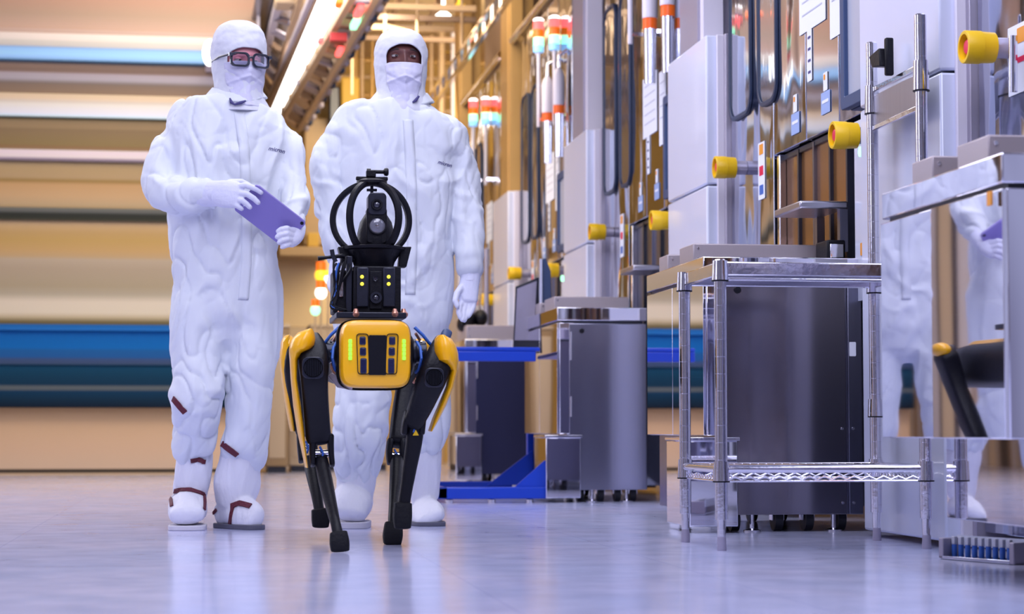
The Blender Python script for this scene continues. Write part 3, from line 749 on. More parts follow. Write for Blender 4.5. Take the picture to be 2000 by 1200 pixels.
# ------------------------------------------------------------------ far end: pipes, frames, cream equipment
def px_box(x0, x1, yt, yb, Y, d, name, m, parent=None, bevel=.006):
    a = onY((x0+x1)/2, yt, Y).z; b = onY((x0+x1)/2, yb, Y).z
    return MB().box(onY(x0, 600, Y).x, onY(x1, 600, Y).x, Y, Y+d, b, a).build(name, m, parent, bevel=bevel)
# cream equipment between the two people
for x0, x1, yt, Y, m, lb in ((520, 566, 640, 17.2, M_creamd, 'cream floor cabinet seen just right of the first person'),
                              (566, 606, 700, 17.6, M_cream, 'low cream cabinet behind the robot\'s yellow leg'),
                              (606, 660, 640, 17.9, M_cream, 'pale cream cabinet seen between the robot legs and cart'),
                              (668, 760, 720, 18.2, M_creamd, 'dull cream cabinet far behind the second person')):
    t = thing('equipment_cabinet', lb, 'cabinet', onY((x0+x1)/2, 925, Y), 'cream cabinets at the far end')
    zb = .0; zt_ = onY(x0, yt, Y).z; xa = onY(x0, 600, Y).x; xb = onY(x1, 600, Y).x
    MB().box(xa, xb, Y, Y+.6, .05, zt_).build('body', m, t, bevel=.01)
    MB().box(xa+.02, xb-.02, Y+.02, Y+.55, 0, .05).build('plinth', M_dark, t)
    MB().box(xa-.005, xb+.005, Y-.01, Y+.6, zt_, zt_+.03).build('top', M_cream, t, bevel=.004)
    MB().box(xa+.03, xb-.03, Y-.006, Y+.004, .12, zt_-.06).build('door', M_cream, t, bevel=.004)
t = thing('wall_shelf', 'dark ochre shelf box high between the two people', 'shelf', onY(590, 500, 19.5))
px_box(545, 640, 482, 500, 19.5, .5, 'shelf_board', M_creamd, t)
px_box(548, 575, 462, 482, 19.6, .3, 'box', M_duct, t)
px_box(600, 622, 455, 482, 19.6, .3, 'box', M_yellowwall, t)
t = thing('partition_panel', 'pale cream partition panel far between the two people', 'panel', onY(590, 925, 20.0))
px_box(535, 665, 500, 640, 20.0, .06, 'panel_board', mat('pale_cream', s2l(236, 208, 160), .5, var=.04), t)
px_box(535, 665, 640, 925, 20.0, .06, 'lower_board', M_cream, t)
def small_beacon(px, py, Y, m, top, label, s=1.0):
    c = onY(px, py, Y)
    t = thing('round_lamp', label, 'signal light', c, 'small signal lamps between the people')
    MB().ball(c, .040*s, .040*s, .045*s).build('lamp_globe', m, t)
    MB().lathe(c, (0, 0, 1), [(.03*s, 0), (.03*s, .032*s), (.085*s, .032*s), (.085*s, 0)], 16).build('lamp_cap', top, t)
    MB().cyl(V((c.x, c.y, 0)), c-V((0, 0, .03)), .008).build('stem', M_pipe, t)
small_beacon(627, 572, 16.87, M_lredh, M_lorg, 'small glowing red lamp between the two people', 1.2)
small_beacon(616, 606, 16.70, M_lgrn, M_lorg, 'small glowing green lamp, lowest between the two people')
small_beacon(627, 538, 17.05, M_lyel, M_lorg, 'amber lamp, topmost of the small lamps between the people', 1.3)
small_beacon(641, 545, 17.0, M_lredh, M_lyel, 'pale lamp just right of the amber one', .8)
# bright round lamp seen past the first person's hood
lc = onY(409, 103, 15.9)
t = thing('round_wall_lamp', 'bright white oval lamp just left of the first person\'s head', 'lamp', lc)
MB().ball(lc, .052, .05, .105).build('diffuser', M_lampg, t)
MB().box(lc.x-.03, lc.x+.03, lc.y+.03, YB+.0, lc.z-.03, lc.z+.03).build('bracket', M_whitestrip, t)
# vertical pipes in front of the ochre wall
k = 0
names = ['leftmost', 'second', 'third', 'fourth', 'fifth', 'sixth', 'seventh']
for px, wpx, Y, m in ((660, 8, 21.5, M_pipe), (690, 14, 21.8, M_gold), (704, 8, 21.6, M_pipe), (724, 6, 21.4, M_gold), (841, 8, 21.2, M_pipe), (861, 14, 21.0, M_pipe), (884, 10, 20.8, M_whitestrip)):
    p = onY(px, 840, Y); r = wpx*upp(px, Y)/2
    o = MB().cyl((p.x, Y, 0), (p.x, Y, 4.5), r).build('vertical_pipe', m)
    tag(o, f'beige vertical pipe before the ochre end wall, {names[k]} from the left', 'pipe', 'vertical pipes at the far end'); k += 1
for i, (py, Y) in enumerate(((118, 22.0), (150, 22.2), (186, 22.4), (214, 22.0))):
    a = onY(700, py, Y); b = onY(905, py, Y)
    o = MB().cyl((-3.9, Y, a.z), (5.1, Y, a.z), .022).build('crossing_pipe', M_pipe if i % 2 else M_gold)
    tag(o, f'thin level pipe before the ochre end wall, {names[i]} counting down from the ceiling'.replace('leftmost', 'first'), 'pipe', 'level pipes at the far end')
t = thing('wall_fan', 'round black fan on a yellow plate high on the end wall', 'fan', onY(893, 74, 22.3))
c = onY(893, 74, 22.3)
MB().box(c.x-.16, c.x+.16, 22.35, 22.4, c.z-.16, c.z+.16).build('mounting_plate', M_yellowwall, t, bevel=.01)
MB().lathe(c+V((0, .05, 0)), (0, -1, 0), [(0, 0), (0, .07), (.03, .07), (.03, .05), (.01, .045), (.01, 0)], 24).build('fan_housing', M_black, t)
for ang in range(0, 360, 90):
    a = math.radians(ang+20); MB().obox(c+V((math.cos(a)*.025, .03, math.sin(a)*.025)), V((math.cos(a), .2, math.sin(a)))*.02, (0, .003, 0), V((-math.sin(a), 0, math.cos(a)))*.01).build('blade', M_dark_steel, t)
for x0, x1, yt, yb, Y, m, lb in ((640, 662, 168, 238, 20.5, M_dark, 'dark rounded opening in ochre equipment left of the second person'),
                                  (592, 640, 230, 480, 20.8, M_creamd, 'tall dull ochre duct above the shelf between the people'),
                                  (664, 700, 150, 300, 20.9, M_yellowwall, 'ochre duct box left of the second person\'s shoulder')):
    t = tag(px_box(x0, x1, yt, yb, Y, 22.9-Y, 'air_duct', m, None, .02), lb, 'duct')

# ------------------------------------------------------------------ ceiling: long lamp, conveyor track, conduits
ZC = 3.36
def onC(px, py, z=ZC): return onZ(px, py, z)
a = onC(543, 222); b = onC(649, -14)
b = a + (b-a)*1.7
t = thing('long_ceiling_lamp', 'long bright fluorescent ceiling lamp running toward the far end', 'lamp', a)
MB().bar(a, b, .17, .03).build('diffuser', M_lampg, t, bevel=.01)
MB().bar(a+V((0, 0, .05)), b+V((0, 0, .05)), .27, .05).build('housing', M_whitestrip, t, bevel=.01)
u = (b-a).normalized()
def track(pxa, pya, pxb, pyb, z, wd, ht, m, name, parent, ext=1.5):
    a = onC(pxa, pya, z); b = onC(pxb, pyb, z); b = a + (b-a)*ext
    MB().bar(a, b, wd, ht).build(name, m, parent, bevel=.008)
    return a, b
t = thing('conveyor_track', 'overhead conveyor track with cross bars right of the long lamp', 'track', onC(583, 249, 3.25))
r1 = track(583, 249, 728, 0, 3.25, .05, .08, M_pipe, 'side_rail', t)
r2 = track(553, 226, 682, 0, 3.25, .05, .08, M_pipe, 'side_rail', t)
r3 = track(592, 250, 741, 0, 3.32, .035, .05, M_grey, 'cable_rail', t)
n = 22
for i in range(n):
    f = i/(n-1)
    MB().bar(r1[0].lerp(r1[1], f), r2[0].lerp(r2[1], f), .06 + .05*(i % 2), .05).build('cross_bar', (M_pipe, M_duct, M_grey)[i % 3], t, bevel=.01)
MB().bar((r1[0]+r2[0])/2+V((0, 0, .12)), (r1[1]+r2[1])/2+V((0, 0, .12)), .50, .04).build('top_tray', M_duct, t)
for i in range(26):
    p = r3[0].lerp(r3[1], i/25)
    MB().ball(p+V((.03, 0, .0)), .035, .06, .035, 10, 6).build('cable_clip', M_frame if i % 2 else M_grey, t)
def chip(px, py, m, nm, lb, s=.05, L=.14):
    p = onC(px, py, 3.2)
    o = MB().bar(p-u*L, p+u*L, s, s).build(nm, m, None, bevel=.012)
    tag(o, lb, 'indicator light', 'indicator lights on the conveyor track')
chip(701, 22, M_lred, 'indicator_light', 'reddish indicator light on the track near the top of the picture')
chip(694, 45, M_lgrn, 'indicator_light', 'green indicator light on the conveyor track beside the red one')
chip(663, 101, M_lred, 'indicator_light', 'pinkish indicator light at the middle of the track rail', .045, .12)
chip(626, 80, M_lred, 'indicator_light', 'pinkish indicator light close to the long lamp', .04, .05)
chip(662, 6, M_lorg, 'indicator_light', 'orange and green indicator light nearest the long lamp\'s top', .045, .07)
p = onC(661, 74, 3.15)
tag(MB().box(p.x-.06, p.x+.06, p.y-.05, p.y+.05, p.z-.03, p.z+.03).build('red_junction_box', M_redb, bevel=.004), 'small dark red box hung under the conveyor track', 'box')
# trusses and conduits left of the lamp
t = thing('cable_tray', 'grey cable tray with cross bars left of the long ceiling lamp', 'tray', onC(525, 180, 3.5))
r1 = track(528, 200, 585, 0, 3.5, .05, .07, M_pipe, 'side_rail', t)
r2 = track(505, 160, 545, 0, 3.6, .06, .07, M_whitestrip, 'side_rail', t)
for i in range(12):
    MB().bar(r1[0].lerp(r1[1], i/11), r2[0].lerp(r2[1], i/11), .07, .05).build('cross_bar', (M_dark_steel, M_duct, M_grey)[i % 3], t, bevel=.008)
MB().bar((r1[0]+r2[0])/2+V((0, 0, .15)), (r1[1]+r2[1])/2+V((0, 0, .15)), .45, .04).build('tray_bottom', M_dark_steel, t)
o = px_box(497, 504, -60, 260, 16.4, .06, 'steel_upright', M_whitestrip)
tag(o, 'pale steel upright at the right end of the banded wall', 'post')
p = onY(580, -2, 15.0)
tag(MB().box(p.x-.16, p.x+.10, 15.0, 15.3, p.z-.03, p.z+.15).build('ceiling_lamp_box', M_cream, bevel=.02), 'pale lamp box at the top edge beside the long lamp', 'lamp')
# diagonal cable ladder above the far tools, right of the second person
t = thing('cable_ladder', 'diagonal steel cable ladder above the far tools right of the second person', 'ladder', (2.0, 20, 2.6))
for dz in (0, .12):
    MB().bar((1.95, 12.2, 3.18+dz), (1.95, 21.5, 3.18+dz), .03, .03).build('side_rail', M_chrome, t)
for i in range(22):
    y = 12.3 + i*.42
    MB().bar((1.95, y, 3.18), (1.95, y, 3.30), .02, .02, (1, 0, 0)).build('rung', M_chrome, t)

# steel support frame hung under the far ceiling, with drop rods
t = thing('support_frame', 'beige grid of beams and drop rods hanging under the far ceiling, above the second person', 'frame', (0.9, 19, 3.9))
for i, (py, Y) in enumerate(((6, 16.6), (28, 17.6), (48, 18.8), (70, 20.2))):
    z = onY(780, py, Y).z
    z = min(z, 4.45)
    MB().box(onY(672, 600, Y).x, onY(930, 600, Y).x, Y, Y+.05, z-.05, z).build('cross_beam', (M_pipe, M_duct)[i % 2], t, bevel=.004)
for px in (688, 752, 815, 902):
    a = onY(px, 10, 16.7); MB().bar((a.x, 16.6, 4.40), (a.x+.10, 20.4, 4.40), .05, .06).build('long_beam', M_duct, t, bevel=.004)
    for Y in (17.0, 19.4):
        b = onY(px, 10, Y); MB().cyl((b.x, Y, 3.55), (b.x, Y, 4.55), .014, n=12).build('drop_rod', M_pipe, t)
for k, (px, py) in enumerate(((898, 14), (866, 30))):
    c = onY(px, py, 18.0)
    o = MB().lathe(c, (0, 0, -1), [(-.25, 0), (-.25, .01), (-.04, .02), (0, .07), (.03, .06), (.035, 0)], 20).build('ceiling_spotlight', M_lyel if k == 0 else M_lampg)
    tag(o, ('small amber spotlight under the far ceiling above the black fan', 'small white spotlight under the far ceiling, left of the amber one')[k], 'spotlight')
# ------------------------------------------------------------------ people
def remesh(o, voxel, smooth_it=6, fold=None, subdiv=False):
    """fuse overlapping closed lofts into one continuous skin, relax it and press folds into it"""
    md = o.modifiers.new('r', 'REMESH'); md.mode = 'VOXEL'; md.voxel_size = voxel; md.use_smooth_shade = True
    if smooth_it:
        s = o.modifiers.new('s', 'SMOOTH'); s.factor = .5; s.iterations = smooth_it
    dg = bpy.context.evaluated_depsgraph_get(); dg.update()
    me = bpy.data.meshes.new_from_object(o.evaluated_get(dg))
    old = o.data; mats = [m for m in old.materials]
    o.modifiers.clear(); o.data = me
    if not len(me.materials):
        for m in mats: me.materials.append(m)
    if fold:
        ns = [v.normal.copy() for v in me.vertices]
        for v, n in zip(me.vertices, ns):
            v.co = v.co + n*fold(v.co, n)
    for p in me.polygons: p.use_smooth = True
    me.update()
    return o

class Fig:
    """tools for laying a figure out at depth Y0; sections are (px, py, dy, half width in px, half depth in m)"""
    def __init__(s, Y0): s.Y0 = Y0
    def P(s, px, py, dy=0.0): return onY(px, py, s.Y0+dy)
    def limb(s, mb, secs, n=28, sub=4, flat=2.0, closed_ends=True, dome=.8):
        pts = [s.P(a[0], a[1], a[2]) for a in secs]
        rx = [a[3]*upp(a[0], s.Y0) for a in secs]; ry = [a[4] for a in secs]
        # Catmull-Rom resample
        P_, X_, Y_ = [], [], []
        def cr(a, b, c, d, t): return 0.5*((b*2) + (c-a)*t + (a*2-b*5+c*4-d)*t*t + (b*3-a-c*3+d)*t*t*t)
        m = len(pts)
        for i in range(m-1):
            g = lambda L, k: L[max(0, min(m-1, k))]
            for k in range(sub):
                t = k/sub
                P_.append(cr(g(pts, i-1), g(pts, i), g(pts, i+1), g(pts, i+2), t))
                X_.append(cr(g(rx, i-1), g(rx, i), g(rx, i+1), g(rx, i+2), t))
                Y_.append(cr(g(ry, i-1), g(ry, i), g(ry, i+1), g(ry, i+2), t))
        P_.append(pts[-1]); X_.append(rx[-1]); Y_.append(ry[-1])
        rings = []
        m = len(P_)
        for i, p in enumerate(P_):
            t = (P_[min(i+1, m-1)] - P_[max(i-1, 0)]).normalized()
            b = V((0, 1, 0)); b = b - t*b.dot(t)
            if b.length < .05: b = V((0, 0, 1)) - t*t.z
            b.normalize(); a = b.cross(t).normalized()
            ring = []
            for j in range(n):
                q = 2*PI*j/n; c_, s_ = math.cos(q), math.sin(q)
                e = 2.0/flat
                ring.append(p + a*(X_[i]*math.copysign(abs(c_)**e, c_)) + b*(Y_[i]*math.copysign(abs(s_)**e, s_)))
            rings.append(ring)
        # rounded ends
        def cap(ring, c, t, r):
            return [[c + (q-c)*math.cos(k*PI/8) + t*(r*math.sin(k*PI/8)) for q in ring] for k in (1, 2, 3)]
        t0 = (P_[0]-P_[1]).normalized(); t1 = (P_[-1]-P_[-2]).normalized()
        k0 = list(reversed(cap(rings[0], P_[0], t0, min(X_[0], Y_[0])*dome))) if closed_ends else []
        k1 = cap(rings[-1], P_[-1], t1, min(X_[-1], Y_[-1])*dome) if closed_ends else []
        mb.loft(k0 + rings + k1)
        return mb

def fold_fn(seed, amp=.006, sleeves=()):
    """soft fabric folds: warped ridged noise, stronger near the listed gather points (point, radius, amplitude, direction)"""
    o = V((seed*3.1, seed*1.7, seed*2.3))
    def f(p, n):
        q = V((p.x*5.5, p.y*5.5, p.z*3.2)) + o
        w_ = V((noise.noise(q), noise.noise(q+V((9, 2, 5))), noise.noise(q+V((4, 7, 1)))))
        r = noise.noise(V((p.x*11, p.y*8, p.z*3.6)) + w_*1.1 + o)
        ridge = (1 - abs(r)*2.6)
        big = noise.noise(V((p.x*6, p.y*6, p.z*4.5)) + w_ + o)
        r2 = noise.noise(V((p.x*15+p.z*5, p.y*10, p.z*5-p.x*5)) + w_*1.2 + o)
        msk = max(0, min(1, .5 + 1.6*noise.noise(p*3.1 + o)))
        h = amp*(.65*max(-.5, ridge) - .35) + amp*1.3*big - amp*.9*math.exp(-abs(r2)*11)*msk
        r3 = noise.noise(V((p.x*24-p.z*9, p.y*14, p.z*9+p.x*8)) + w_*1.5 + o)
        h -= amp*.20*math.exp(-abs(r3)*9)
        for (c, rad, a, d) in sleeves:
            k = (p-c).length/rad
            if k < 1:
                g = (p-c).dot(d)
                ph = g*70/1.0 + 4*noise.noise(p*12+o)
                rr = math.sin(ph)
                h += a*(1-k*k)**2*(rr if rr > 0 else rr*.5)
        return h
    return f

def hand(fig, name, palm, fingers, parent, mat_, voxel=.0032):
    """palm: loft sections; fingers: list of joint chains (px,py,dy,r in m)"""
    mb = MB(); fig.limb(mb, palm, 18, 3, flat=2.3)
    for ch in fingers:
        pts = [fig.P(a[0], a[1], a[2]) for a in ch]
        # add round tips
        rs = [a[3] for a in ch]
        t = (pts[-1]-pts[-2]).normalized()
        pts += [pts[-1] + t*rs[-1]*.6, pts[-1] + t*rs[-1]*.95]; rs += [rs[-1]*.8, rs[-1]*.3]
        mb.tube(pts, rs, 12)
    o = mb.build(name, mat_, parent)
    return remesh(o, voxel, 3)

def head_ring_mesh(c, prof, yaw, n=160, tilt=0.0):
    """prof rows: (z from centre, half width, front depth, back depth). returns rows of points + (angle) lookups"""
    cy, sy = math.cos(yaw), math.sin(yaw)
    rows = []
    for z, hw, fd, bd in prof:
        row = []
        for j in range(n):
            a = 2*PI*j/n                       # a = 0 is straight ahead
            x = hw*math.sin(a); y = -math.cos(a)*(fd if math.cos(a) > 0 else bd)
            row.append(V((c.x + x*cy - y*sy, c.y + x*sy + y*cy, c.z + z)))
        rows.append(row)
    return rows
def interp_prof(prof, m):
    out = []
    zs = [p[0] for p in prof]
    for i in range(m):
        z = zs[0] + (zs[-1]-zs[0])*i/(m-1)
        for k in range(len(prof)-1):
            a, b = prof[k], prof[k+1]
            if (a[0] >= z >= b[0]) or k == len(prof)-2:
                t = (z-a[0])/(b[0]-a[0]); t = max(0, min(1, t))
                p0 = prof[max(0, k-1)]; p3 = prof[min(len(prof)-1, k+2)]
                row = [z]
                for q in (1, 2, 3):
                    row.append(a[q]*(1-t)+b[q]*t if k in (0,) else .5*((2*a[q]) + (b[q]-p0[q])*t + (2*p0[q]-5*a[q]+4*b[q]-p3[q])*t*t + (3*a[q]-p0[q]-3*b[q]+p3[q])*t**3))
                out.append(tuple(row)); break
    return out
def patch(rows, keep, name, m, parent, thick, offset=1):
    n = len(rows[0]); mb = MB(); mb.v = [tuple(p) for r in rows for p in r]
    for i in range(len(rows)-1):
        for j in range(n):
            k = (j+1) % n
            if keep(i+.5, (j+.5)*2*PI/n):
                mb.f.append((i*n+j, i*n+k, (i+1)*n+k, (i+1)*n+j))
    o = mb.build(name, m, parent)
    bm = bmesh.new(); bm.from_mesh(o.data)
    bmesh.ops.delete(bm, geom=[v for v in bm.verts if not v.link_faces], context='VERTS')
    # round the stair-stepped border a little
    for _ in range(6):
        bv = [v for v in bm.verts if v.is_boundary]
        new = {}
        for v in bv:
            nb = [e.other_vert(v) for e in v.link_edges if e.is_boundary]
            if len(nb) == 2: new[v] = v.co*.4 + (nb[0].co+nb[1].co)*.3
        for v, p in new.items(): v.co = p
    bm.to_mesh(o.data); bm.free()
    s = o.modifiers.new('thick', 'SOLIDIFY'); s.thickness = thick; s.offset = offset
    return o

def logo(fig, px, py, parent, cloth, size_px, angle):
    cu = bpy.data.curves.new('logo_text', 'FONT'); cu.body = 'micron'; cu.size = 1; cu.shear = .35; cu.resolution_u = 2; cu.offset = .018
    to = bpy.data.objects.new('tmp', cu); col.objects.link(to)
    dg = bpy.context.evaluated_depsgraph_get(); dg.update()
    me = bpy.data.meshes.new_from_object(to.evaluated_get(dg)); bpy.data.objects.remove(to)
    bvh = BVHTree.FromPolygons([v.co for v in cloth.data.vertices], [p.vertices[:] for p in cloth.data.polygons])
    xs = [v.co.x for v in me.vertices]; w_ = max(xs)-min(xs); sc_ = size_px*upp(px, fig.Y0)/w_
    c = fig.P(px, py); ca, sa = math.cos(angle), math.sin(angle)
    for v in me.vertices:
        x = (v.co.x - w_/2)*sc_; z = v.co.y*sc_
        q = V((c.x + x*ca - z*sa, c.y-.5, c.z + x*sa + z*ca))
        h = bvh.ray_cast(q, V((0, 1, 0)))
        v.co = (h[0] + V((0, -.0022, 0))) if h[0] is not None else q + V((0, .35, 0))
    me.materials.clear(); me.materials.append(M_inkd)
    o = bpy.data.objects.new('chest_lettering', me); col.objects.link(o); o.parent = parent; o.matrix_parent_inverse = parent_inv(parent)

def strap(fig, pts, w_px, parent, name='strap', m=None):
    mb = MB(); P_ = [fig.P(*p) for p in pts]
    mb.tube(P_, .0035, 10, ry=w_px*upp(500, fig.Y0)/2, up=(0, 1, .0))
    return mb.build(name, m or M_strap, parent)

def build_face(c, yaw, skin, parent, Rw, Rd, eye_z, brow_dark=True):
    """eyes, brows, nose on a head of half width Rw and front depth Rd"""
    cy, sy = math.cos(yaw), math.sin(yaw)
    def L(x, y, z): return V((c.x + x*cy - y*sy, c.y + x*sy + y*cy, c.z+z))
    for s in (-1, 1):
        e = MB().ball(L(s*.032, -Rd+.020, eye_z), .0135, .0135, .0115, 20, 14).build('eye', M_eye, parent)
        MB().ball(L(s*.0305, -Rd+.0095, eye_z-.001), .0062, .004, .0062, 16, 10).build('iris', M_iris, e)
        lids = []
        for top in (True, False):
            lb = MB(); rows_ = []
            for i in range(7):
                ph = (PI*.5 - .32 - (PI*.5-.32)*i/6*1.0) if top else -(PI*.5 - .75 - (PI*.5-.75)*i/6)
                ph = (.30 + (PI/2-.30)*i/6) if top else -(.42 + (PI/2-.42)*i/6)
                rows_.append([L(s*.032 + .0150*math.cos(ph)*math.sin(q*2*PI/20), -Rd+.0195 - .0150*math.cos(ph)*math.cos(q*2*PI/20), eye_z + .0125*math.sin(ph)) for q in range(20)])
            lb.loft(rows_, caps=True).build('eyelid', skin, parent)
        b = [L(s*.014, -Rd+.004, eye_z+.019), L(s*.030, -Rd+.006, eye_z+.025), L(s*.050, -Rd+.018, eye_z+.019)]
        MB().tube(b, [.003, .0042, .002], 8).build('eyebrow', M_brow, parent)
    return L

def face_rows(c, prof, yaw, eye_z, n=120, m=90):
    """head surface with eye sockets, nose, brow ridge, mouth and chin pressed out of it"""
    pr = interp_prof(prof, m); cy, sy = math.cos(yaw), math.sin(yaw); rows = []
    g = lambda x, s: math.exp(-(x/s)**2)
    for z, hw, fd, bd in pr:
        row = []
        for j in range(n):
            a = 2*PI*j/n; x = hw*math.sin(a); y = -math.cos(a)*(fd if math.cos(a) > 0 else bd)
            if math.cos(a) > 0:
                d = 0
                d += .015*g(x, .013)*g(z-(eye_z-.034), .020)              # nose tip
                d += .012*g(x, .008)*g(z-(eye_z-.008), .022)              # bridge
                d += .006*g(z-(eye_z+.020), .010)*g(x, .055)              # brow ridge
                for s in (-1, 1):
                    d -= .010*g(x-s*.032, .016)*g(z-eye_z, .012)          # sockets
                    d += .004*g(x-s*.032, .015)*g(z-(eye_z-.017), .006)   # lower lids
                    d += .004*g(x-s*.04, .02)*g(z-(eye_z-.04), .02)       # cheeks
                d += .007*g(x, .022)*(g(z-(eye_z-.068), .006)+g(z-(eye_z-.080), .006)) - .005*g(x, .024)*g(z-(eye_z-.074), .003)
                d += .007*g(x, .02)*g(z-(eye_z-.108), .012)
                y -= d
            row.append(V((c.x + x*cy - y*sy, c.y + x*sy + y*cy, c.z+z)))
        rows.append(row)
    return rows

def person(Y0, label, loc_px, torso, limbs, body_limbs, boots, head, skin, folds, hands, seed):
    fig = Fig(Y0)
    base = onY(loc_px, 840, Y0); base.z = 0
    t = thing('person', label, 'person', base)
    # body: one continuous skin of head, neck, trunk and limbs (mostly covered by the clothes)
    cx, cyp, yaw, R_ = head['px'], head['py'], head['yaw'], head
    c = fig.P(cx, cyp, head['dy'])
    mb = MB()
    for L_ in [torso] + body_limbs:
        fig.limb(mb, [(a[0], a[1], a[2], a[3]*.72, a[4]*.72) for a in L_], 20, 3)
    fig.limb(mb, [(cx, cyp+45, head['dy']+.02, 28, .055), (cx-2, cyp+85, head['dy']+.03, 30, .06), (torso[1][0], torso[1][1]+20, 0, 40, .07)], 20, 3)
    frows = face_rows(c, head['face'], yaw, head['eye_z'])
    mb.loft(frows)
    body = mb.build('body', skin, t)
    remesh(body, .0042, 1)
    build_face(c, yaw, skin, t, 0, head['fd'], head['eye_z'])
    # coverall
    mb = MB()
    fig.limb(mb, torso, 40, 5, flat=2.2)
    for L_ in limbs: fig.limb(mb, L_, 28, 5, flat=2.1)
    co = mb.build('coverall', M_suit, t)
    fs = [(fig.P(*a), b, c_, V(d).normalized()) for a, b, c_, d in folds]
    remesh(co, .0065, 9, fold_fn(seed, .013, fs))
    # hood
    pr = interp_prof(head['hood'], 110)
    rows = head_ring_mesh(c, pr, yaw, 180)
    for i, r in enumerate(rows):
        for j in range(len(r)):
            p = r[j]; d = (p-V((c.x, c.y, p.z))).normalized()
            r[j] = p + d*(.0035*noise.noise(V((p.x*14, p.y*14, p.z*22)))+.002*noise.noise(p*50))*min(1, i/12)
    zs = [p[0] for p in pr]
    oz0, oz1, oa = head['open']
    def inside(i, a):
        z = zs[min(len(zs)-1, int(i))]; a = (a+PI) % (2*PI) - PI
        if z > oz0 or z < oz1: return False
        u = a/oa; vv = (z-(oz1))/(oz0-oz1)
        lim = 1.0 if vv < .45 else math.sqrt(max(0, 1-((vv-.45)/.56)**2.2))
        return abs(u) < lim
    patch(rows, lambda i, a: not inside(i, a), 'hood', M_hood, t, .004)
    # mask
    mz0, mz1, ma = head['mask']
    mrows = head_ring_mesh(c, [(z, hw+.003, fd+.004+head.get('bulge', .0)*math.exp(-((z+.05)/.04)**2), bd) for z, hw, fd, bd in pr], yaw, 180)
    for i, r in enumerate(mrows):
        for j in range(len(r)):
            p = r[j]; a = (2*PI*j/180+PI) % (2*PI) - PI
            d = (p-V((c.x, c.y, p.z))).normalized(); z = zs[i]
            rid = .0025*noise.noise(V((a*5, z*45, 3+seed))) + .0035*math.exp(-(a/.10)**2)*(1 if z < mz0-.015 else 0)
            rid += .0045*math.exp(-((z - (mz0-.045) + .10*abs(a)*.3)/.006)**2) - .004*math.exp(-((z-(mz0-.075)-.05*abs(a))/.008)**2)
            r[j] = p + d*rid
    patch(mrows, lambda i, a: mz0 + .010*math.cos(((a+PI) % (2*PI)-PI)*1.1) > zs[int(i)] > mz1 and abs((a+PI) % (2*PI)-PI) < ma*(1 - .62*max(0, (mz0-.06-zs[int(i)])/.10)), 'face_mask', M_mask, t, .003)
    # folded collar
    mb = MB(); cc = fig.P(head['collar'][0], head['collar'][1], head['dy']+.015)
    n = 64; rings = []
    for k in range(7):
        f = k/6; ring = []
        for j in range(n):
            a = 2*PI*j/n
            rx = (head['collar'][2] + 2 + 14*f)*upp(500, Y0); ryy = .108+.016*f
            dz = -.034*f - .034*max(0, math.cos(a))**2
            ring.append(cc + V((math.sin(a)*(rx+.003*math.sin(a*9+f)), -math.cos(a)*ryy, .034+dz)))
        rings.append(ring)
    o = mb.loft(rings, caps=False).build('collar', M_suit, t)
    s = o.modifiers.new('thick', 'SOLIDIFY'); s.thickness = .006; s.offset = 0
    # boots
    for b in boots:
        mb = MB(); fig.limb(mb, b['shaft'], 24, 4); fig.limb(mb, b['foot'], 24, 4, flat=2.4)
        o = mb.build('boot', M_boot, t)
        zf = b['floor']
        fp = [(fig.P(*b['shaft'][0][:3]), .10, .004, V((1, 0, .2)).normalized())]
        remesh(o, .0055, 4, fold_fn(seed+3, .0045, fp))
        for v in o.data.vertices:
            if v.co.z < zf: v.co.z = zf + (v.co.z-zf)*.05
        # sole
        pts = [fig.P(a[0], a[1], a[2]) for a in b['foot']]; rr_ = [a[3]*upp(a[0], Y0) for a in b['foot']]
        sole = MB(); out = []
        side = []
        m_ = len(pts)
        for i in range(m_):
            tt = (pts[min(i+1, m_-1)]-pts[max(i-1, 0)]); tt.z = 0
            if tt.length < 1e-4: tt = V((0, -1, 0))
            tt.normalize(); nn_ = V((-tt.y, tt.x, 0)); side.append((pts[i]+nn_*b['sw'][i], pts[i]-nn_*b['sw'][i], tt))
        left = [s_[0] for s_ in side]; right = [s_[1] for s_ in reversed(side)]
        tipc = pts[-1]; heelc = pts[0]
        def arc(p, q, c0, outd, r):
            return [c0 + (p-c0)*math.cos(k*PI/10) + outd*(r*math.sin(k*PI/10)) + (q-c0)*0 if k <= 5 else c0 + (q-c0)*(-math.cos(k*PI/10)) + outd*(r*math.sin(k*PI/10)) for k in range(1, 10)]
        poly = None and left + arc(left[-1], right[0], tipc, side[-1][2], b['sw'][-1]*1.5) + right + arc(right[-1], left[0], heelc, -side[0][2], b['sw'][0]*1.1)
        tz = b.get('tilt', 0)
        low = sorted({(round(v.co.x, 3), round(v.co.y, 3)) for v in o.data.vertices if v.co.z < zf+.045})
        def half(ps):
            h = []
            for q in ps:
                while len(h) > 1 and (h[-1][0]-h[-2][0])*(q[1]-h[-2][1]) - (h[-1][1]-h[-2][1])*(q[0]-h[-2][0]) <= 0: h.pop()
                h.append(q)
            return h
        hull = half(low)[:-1] + half(low[::-1])[:-1]
        mx_ = sum(q[0] for q in hull)/len(hull); my_ = sum(q[1] for q in hull)/len(hull)
        polyz = [V((mx_+(q[0]-mx_)*1.04, my_+(q[1]-my_)*1.03, 0.0)) for q in hull]
        sole.prism(polyz, (0, 0, zf+.012))
        sole.build('sole', b.get('solemat', M_sole), o, bevel=.003)
    for h in hands:
        hand(fig, 'glove', h[0], h[1], t, M_glove)
    return t, co, fig, c

